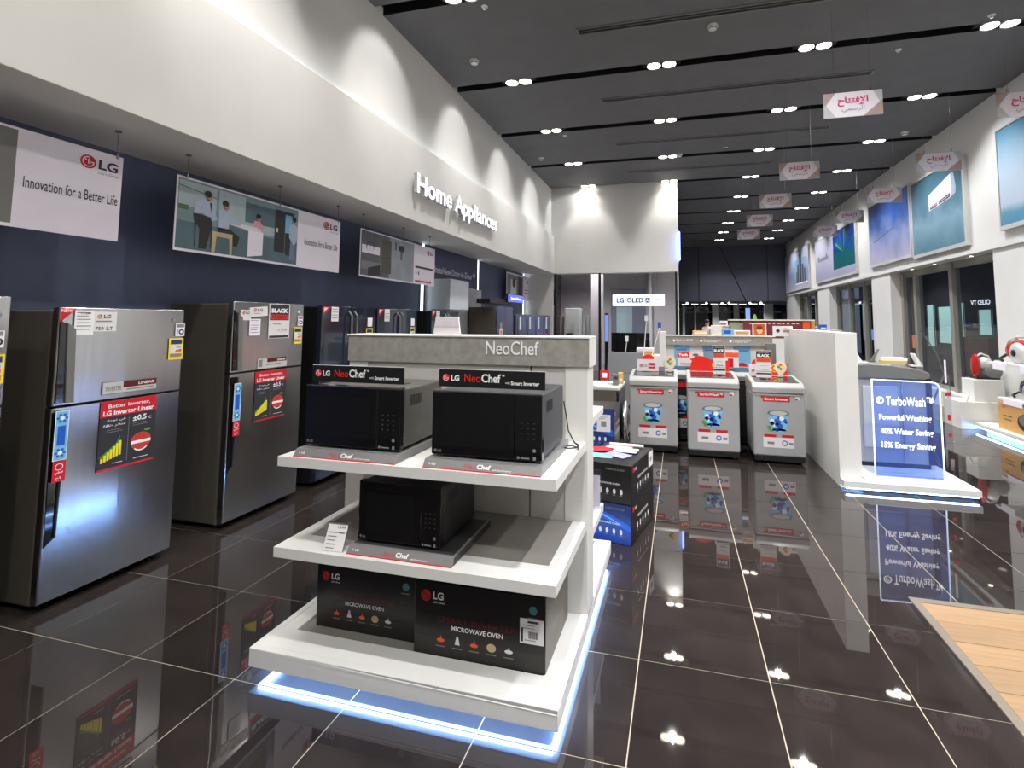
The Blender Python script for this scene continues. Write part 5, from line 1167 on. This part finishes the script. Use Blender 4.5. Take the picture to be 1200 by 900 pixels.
# ================================================================== hanging opening signs
HS = mat('sign_panel_white', S(206, 200, 206), .5, noise=.02); HSB = mat('sign_corner_brown', S(152, 128, 120), .5, noise=.04); HSG = mat('sign_corner_grey', S(166, 164, 168), .5, noise=.03)
A1 = '\uFEA1\uFE8E\uFE98\uFE98\uFED3\uFEF9\uFE8D'; A2 = '\uFEF2\uFEE4\uFEB3\uFEAE\uFEDF\uFE8D'
hs = None
for col, xs in enumerate((1.69, 3.69)):
    for r, yy in enumerate((6.17, 8.77, 10.88, 12.95, 14.95)):
        x_ = xs + (-.04 if col == 1 and r == 0 else .02 if col == 1 else 0); 
        if col == 1 and r == 0: yy = 6.62
        lb = 'hanging sign with red Arabic lettering, %s from the front in the %s row' % (ORD[r], ('left', 'right')[col])
        if hs is None:
            hs = thing('hanging_sign', lb, 'sign', (x_, yy, 4.05), group='hanging opening signs')
            B().box(0, .62, 0, .012, 0, .295, HS).obj('panel', hs)
            d = Decal((0, 0, 0), *ax('-y'), gap=.0012); W, H = .62, .295
            d.poly([(0, 0), (0, H), (.13, H), (.03, H * .5), (.13, 0)], HSG, 1); d.poly([(0, H), (.13, H), (.0, H * .45)], HSB, 2); d.poly([(W, 0), (W, H), (W - .10, H), (W - .03, H * .5), (W - .13, 0)], HSG, 1); d.poly([(W, 0), (W - .2, 0), (W, H * .6)], HSB, 2)
            d.logo(.07, H - .025, .01, 3, RED); d.obj('print', hs)
            d = Decal((0, 0, 0), *ax('-y'), gap=.0012)
            d.text(A1, .15, .125, .32, .115, MAG, 4, .03); d.text(A2, .19, .045, .24, .08, INKG, 4, .0); d.obj('lettering', hs)
            B().box(-.003, .623, -.002, .014, .295, .303, CHROME).obj('top_rail', hs)
            for wx in (.12, .50):
                w_ = B().tube((wx, .006, .3), (wx, .006, CEIL - 4.05), .0022, .0022, GREYM, 5); w_.box(wx - .01, wx + .01, 0, .012, .3, .345, CHROME); w_.obj('wire', hs)
        else: dup(hs, (x_, yy, 4.05), label=lb)

# ================================================================== vacuum cleaner corner at the right
t = thing('display_platform', 'low white platform with blue light strip at the right edge', 'platform', (4.42, 9.02, 0))
B().box(0, .57, -3.5, 0, .07, .13, WHITE2).obj('platform_base', t, .003); B().box(.1, .55, -3.4, -.12, 0, .07, WHITE2).obj('plinth', t); B().box(.01, .03, -3.4, -.02, .058, .069, LEDB).obj('led_strip', t)
t = thing('vacuum_carton', 'brown cardboard carton with a vacuum cleaner picture on the right platform', 'box', (4.52, 8.6, .131))
B().box(0, .42, -1.05, 0, 0, .39, CARD).obj('box', t, .004)
d = Decal((-.001, 0, 0), *ax('-x'), gap=.001); d.disc(.62, .17, .2, SATIN, 1, .12).disc(.55, .2, .1, GREYM, 2, .07).rect(.12, .2, .32, .21, SATIN, 1).rect(.12, .15, .3, .16, SATIN, 1).logo(.07, .33, .02, 1).text('LG', .11, .315, .06, .03, INK, 1, .02); d.obj('print', t)
t = thing('shelf_rail', 'white shelf with hanging tags under the upper red vacuum cleaner', 'shelf', (4.55, 8.85, 1.035))
B().box(0, .449, -1.6, 0, 0, .04, WHITE2).obj('shelf_board', t, .003); B().box(.36, .449, -1.5, -1.4, -.25, 0, GREYM).obj('bracket', t)
for k in range(2): B().box(-.01, -.004, -.45 - k * .6, -.15 - k * .6, -.07, .03, PAPERL).obj('price_tag', t)
t = thing('shelf_rail', 'lower white shelf with tags above the cardboard carton', 'shelf', (4.52, 8.6, .545))
B().box(0, .479, -1.6, 0, 0, .035, WHITE2).obj('shelf_board', t, .003); B().box(.39, .479, -1.5, -1.4, -.2, 0, GREYM).obj('bracket', t)
B().box(-.01, -.004, -.55, -.15, -.05, .03, PAPERL).obj('price_tag', t)
def vacuum(x, y, z, s_, bm, label, rz=0):
    t = thing('vacuum_cleaner', label, 'vacuum cleaner', (x, y, z), rz)
    R_ = Matrix.Rotation(.25, 3, 'Y')
    B().ell((0, 0, .17 * s_), (.14 * s_, .24 * s_, .15 * s_), bm, 20, 12).obj('body', t)
    B().lathe([(0, -.05 * s_), (.07 * s_, -.05 * s_), (.13 * s_, -.03 * s_), (.145 * s_, 0), (.13 * s_, .03 * s_), (.05 * s_, .04 * s_), (0, .05 * s_)], (-.1 * s_, -.1 * s_, .145 * s_), SILVERL, 24, 'x').obj('wheel', t)
    B().lathe([(0, -.062 * s_), (.045 * s_, -.06 * s_), (.05 * s_, -.04 * s_)], (-.1 * s_, -.1 * s_, .145 * s_), SATIN, 16, 'x').obj('wheel_hub', t)
    B().lathe([(0, -.04 * s_), (.12 * s_, -.03 * s_), (.145 * s_, 0), (.12 * s_, .03 * s_), (0, .05 * s_)], (.1 * s_, -.1 * s_, .145 * s_), SILVERL, 24, 'x').obj('wheel', t)
    B().path([(0, -.2 * s_, .3 * s_), (0, -.1 * s_, .36 * s_), (0, .08 * s_, .36 * s_), (0, .2 * s_, .27 * s_)], .016 * s_, SILVERL, 8).obj('handle', t)
    B().ell((0, .12 * s_, .22 * s_), (.09 * s_, .12 * s_, .12 * s_), mat('smoke_clear', S(120, 112, 100), .15, noise=.2), 16, 10).obj('dust_bin', t)
    B().path([(0, .2 * s_, .12 * s_), (-.02, .3 * s_, .1 * s_), (-.08, .34 * s_, .04 * s_), (-.1, .25 * s_, .02 * s_)], .02 * s_, SATIN, 8).obj('hose', t)
REDV = mat('red_shell', S(170, 25, 20), .12, coat=.6, noise=.05); PURV = mat('purple_shell', S(50, 45, 85), .15, coat=.6, noise=.05)
vacuum(4.79, 8.48, 1.0755, 1.05, REDV, 'red and silver canister vacuum cleaner on the upper white shelf')
vacuum(4.78, 8.3, .581, .8, PURV, 'dark blue canister vacuum cleaner on the lower white shelf')
for k, (x_, y_, w_, d_, h_, lb) in enumerate([(4.35, 9.35, .5, .45, .44, 'low white display block near the window'), (4.28, 9.1, .01, .01, .01, ''), ]):
    if k: continue
t = thing('display_block', 'wide low white display block near the window pillar', 'plinth', (4.265, 9.06, 0)); B().box(0, .52, 0, .5, .0, .42, WHITE2).obj('block', t, .004); B().box(.02, .5, -.002, 0, .01, .41, WHITE2).obj('front_face', t)
t = thing('display_block', 'taller white display block carrying the upright red vacuum cleaner', 'plinth', (4.49, 9.12, .421)); B().box(0, .41, 0, .34, .0, .34, WHITE2).obj('block', t, .004); B().box(.02, .39, -.002, 0, .01, .33, WHITE2).obj('front_face', t)
t = thing('price_card', 'small white price card leaning on the low display block', 'price card', (4.35, 9.08, .421)); B().prism([(0, 0), (.05, .12), (.07, .12), (.03, 0)], 'y', 0, .03, PAPER).obj('card', t); B().box(-.01, .05, -.01, .04, 0, .004, PAPER).obj('foot', t)
t = thing('vacuum_cleaner', 'upright red vacuum cleaner with a grey round floor head on the tall block', 'vacuum cleaner', (4.70, 9.3, .7645))
B().ell((-.08, 0, .2), (.06, .08, .2), REDV, 16, 12).obj('body', t); B().ell((.03, -.02, .25), (.09, .08, .1), SILVERL, 16, 10).obj('dust_bin', t)
B().lathe([(0, -.04), (.1, -.04), (.13, -.01), (.12, .03), (0, .05)], (.12, -.06, .125), GREYM, 20, 'y').obj('floor_head', t); B().path([(-.05, 0, .36), (0, 0, .4), (.1, 0, .36), (.16, 0, .2)], .014, SILVERL, 8).obj('handle', t); B().box(-.12, .16, -.1, .1, 0, .03, SATIN).obj('foot', t)
t = thing('price_card', 'white price card behind the upright red vacuum cleaner', 'price card', (4.86, 9.36, .762)); B().prism([(0, 0), (.05, .3), (.12, .3), (.06, 0)], 'y', 0, .006, PAPER).obj('card', t); B().box(0, .08, -.02, .03, 0, .004, PAPER).obj('foot', t)
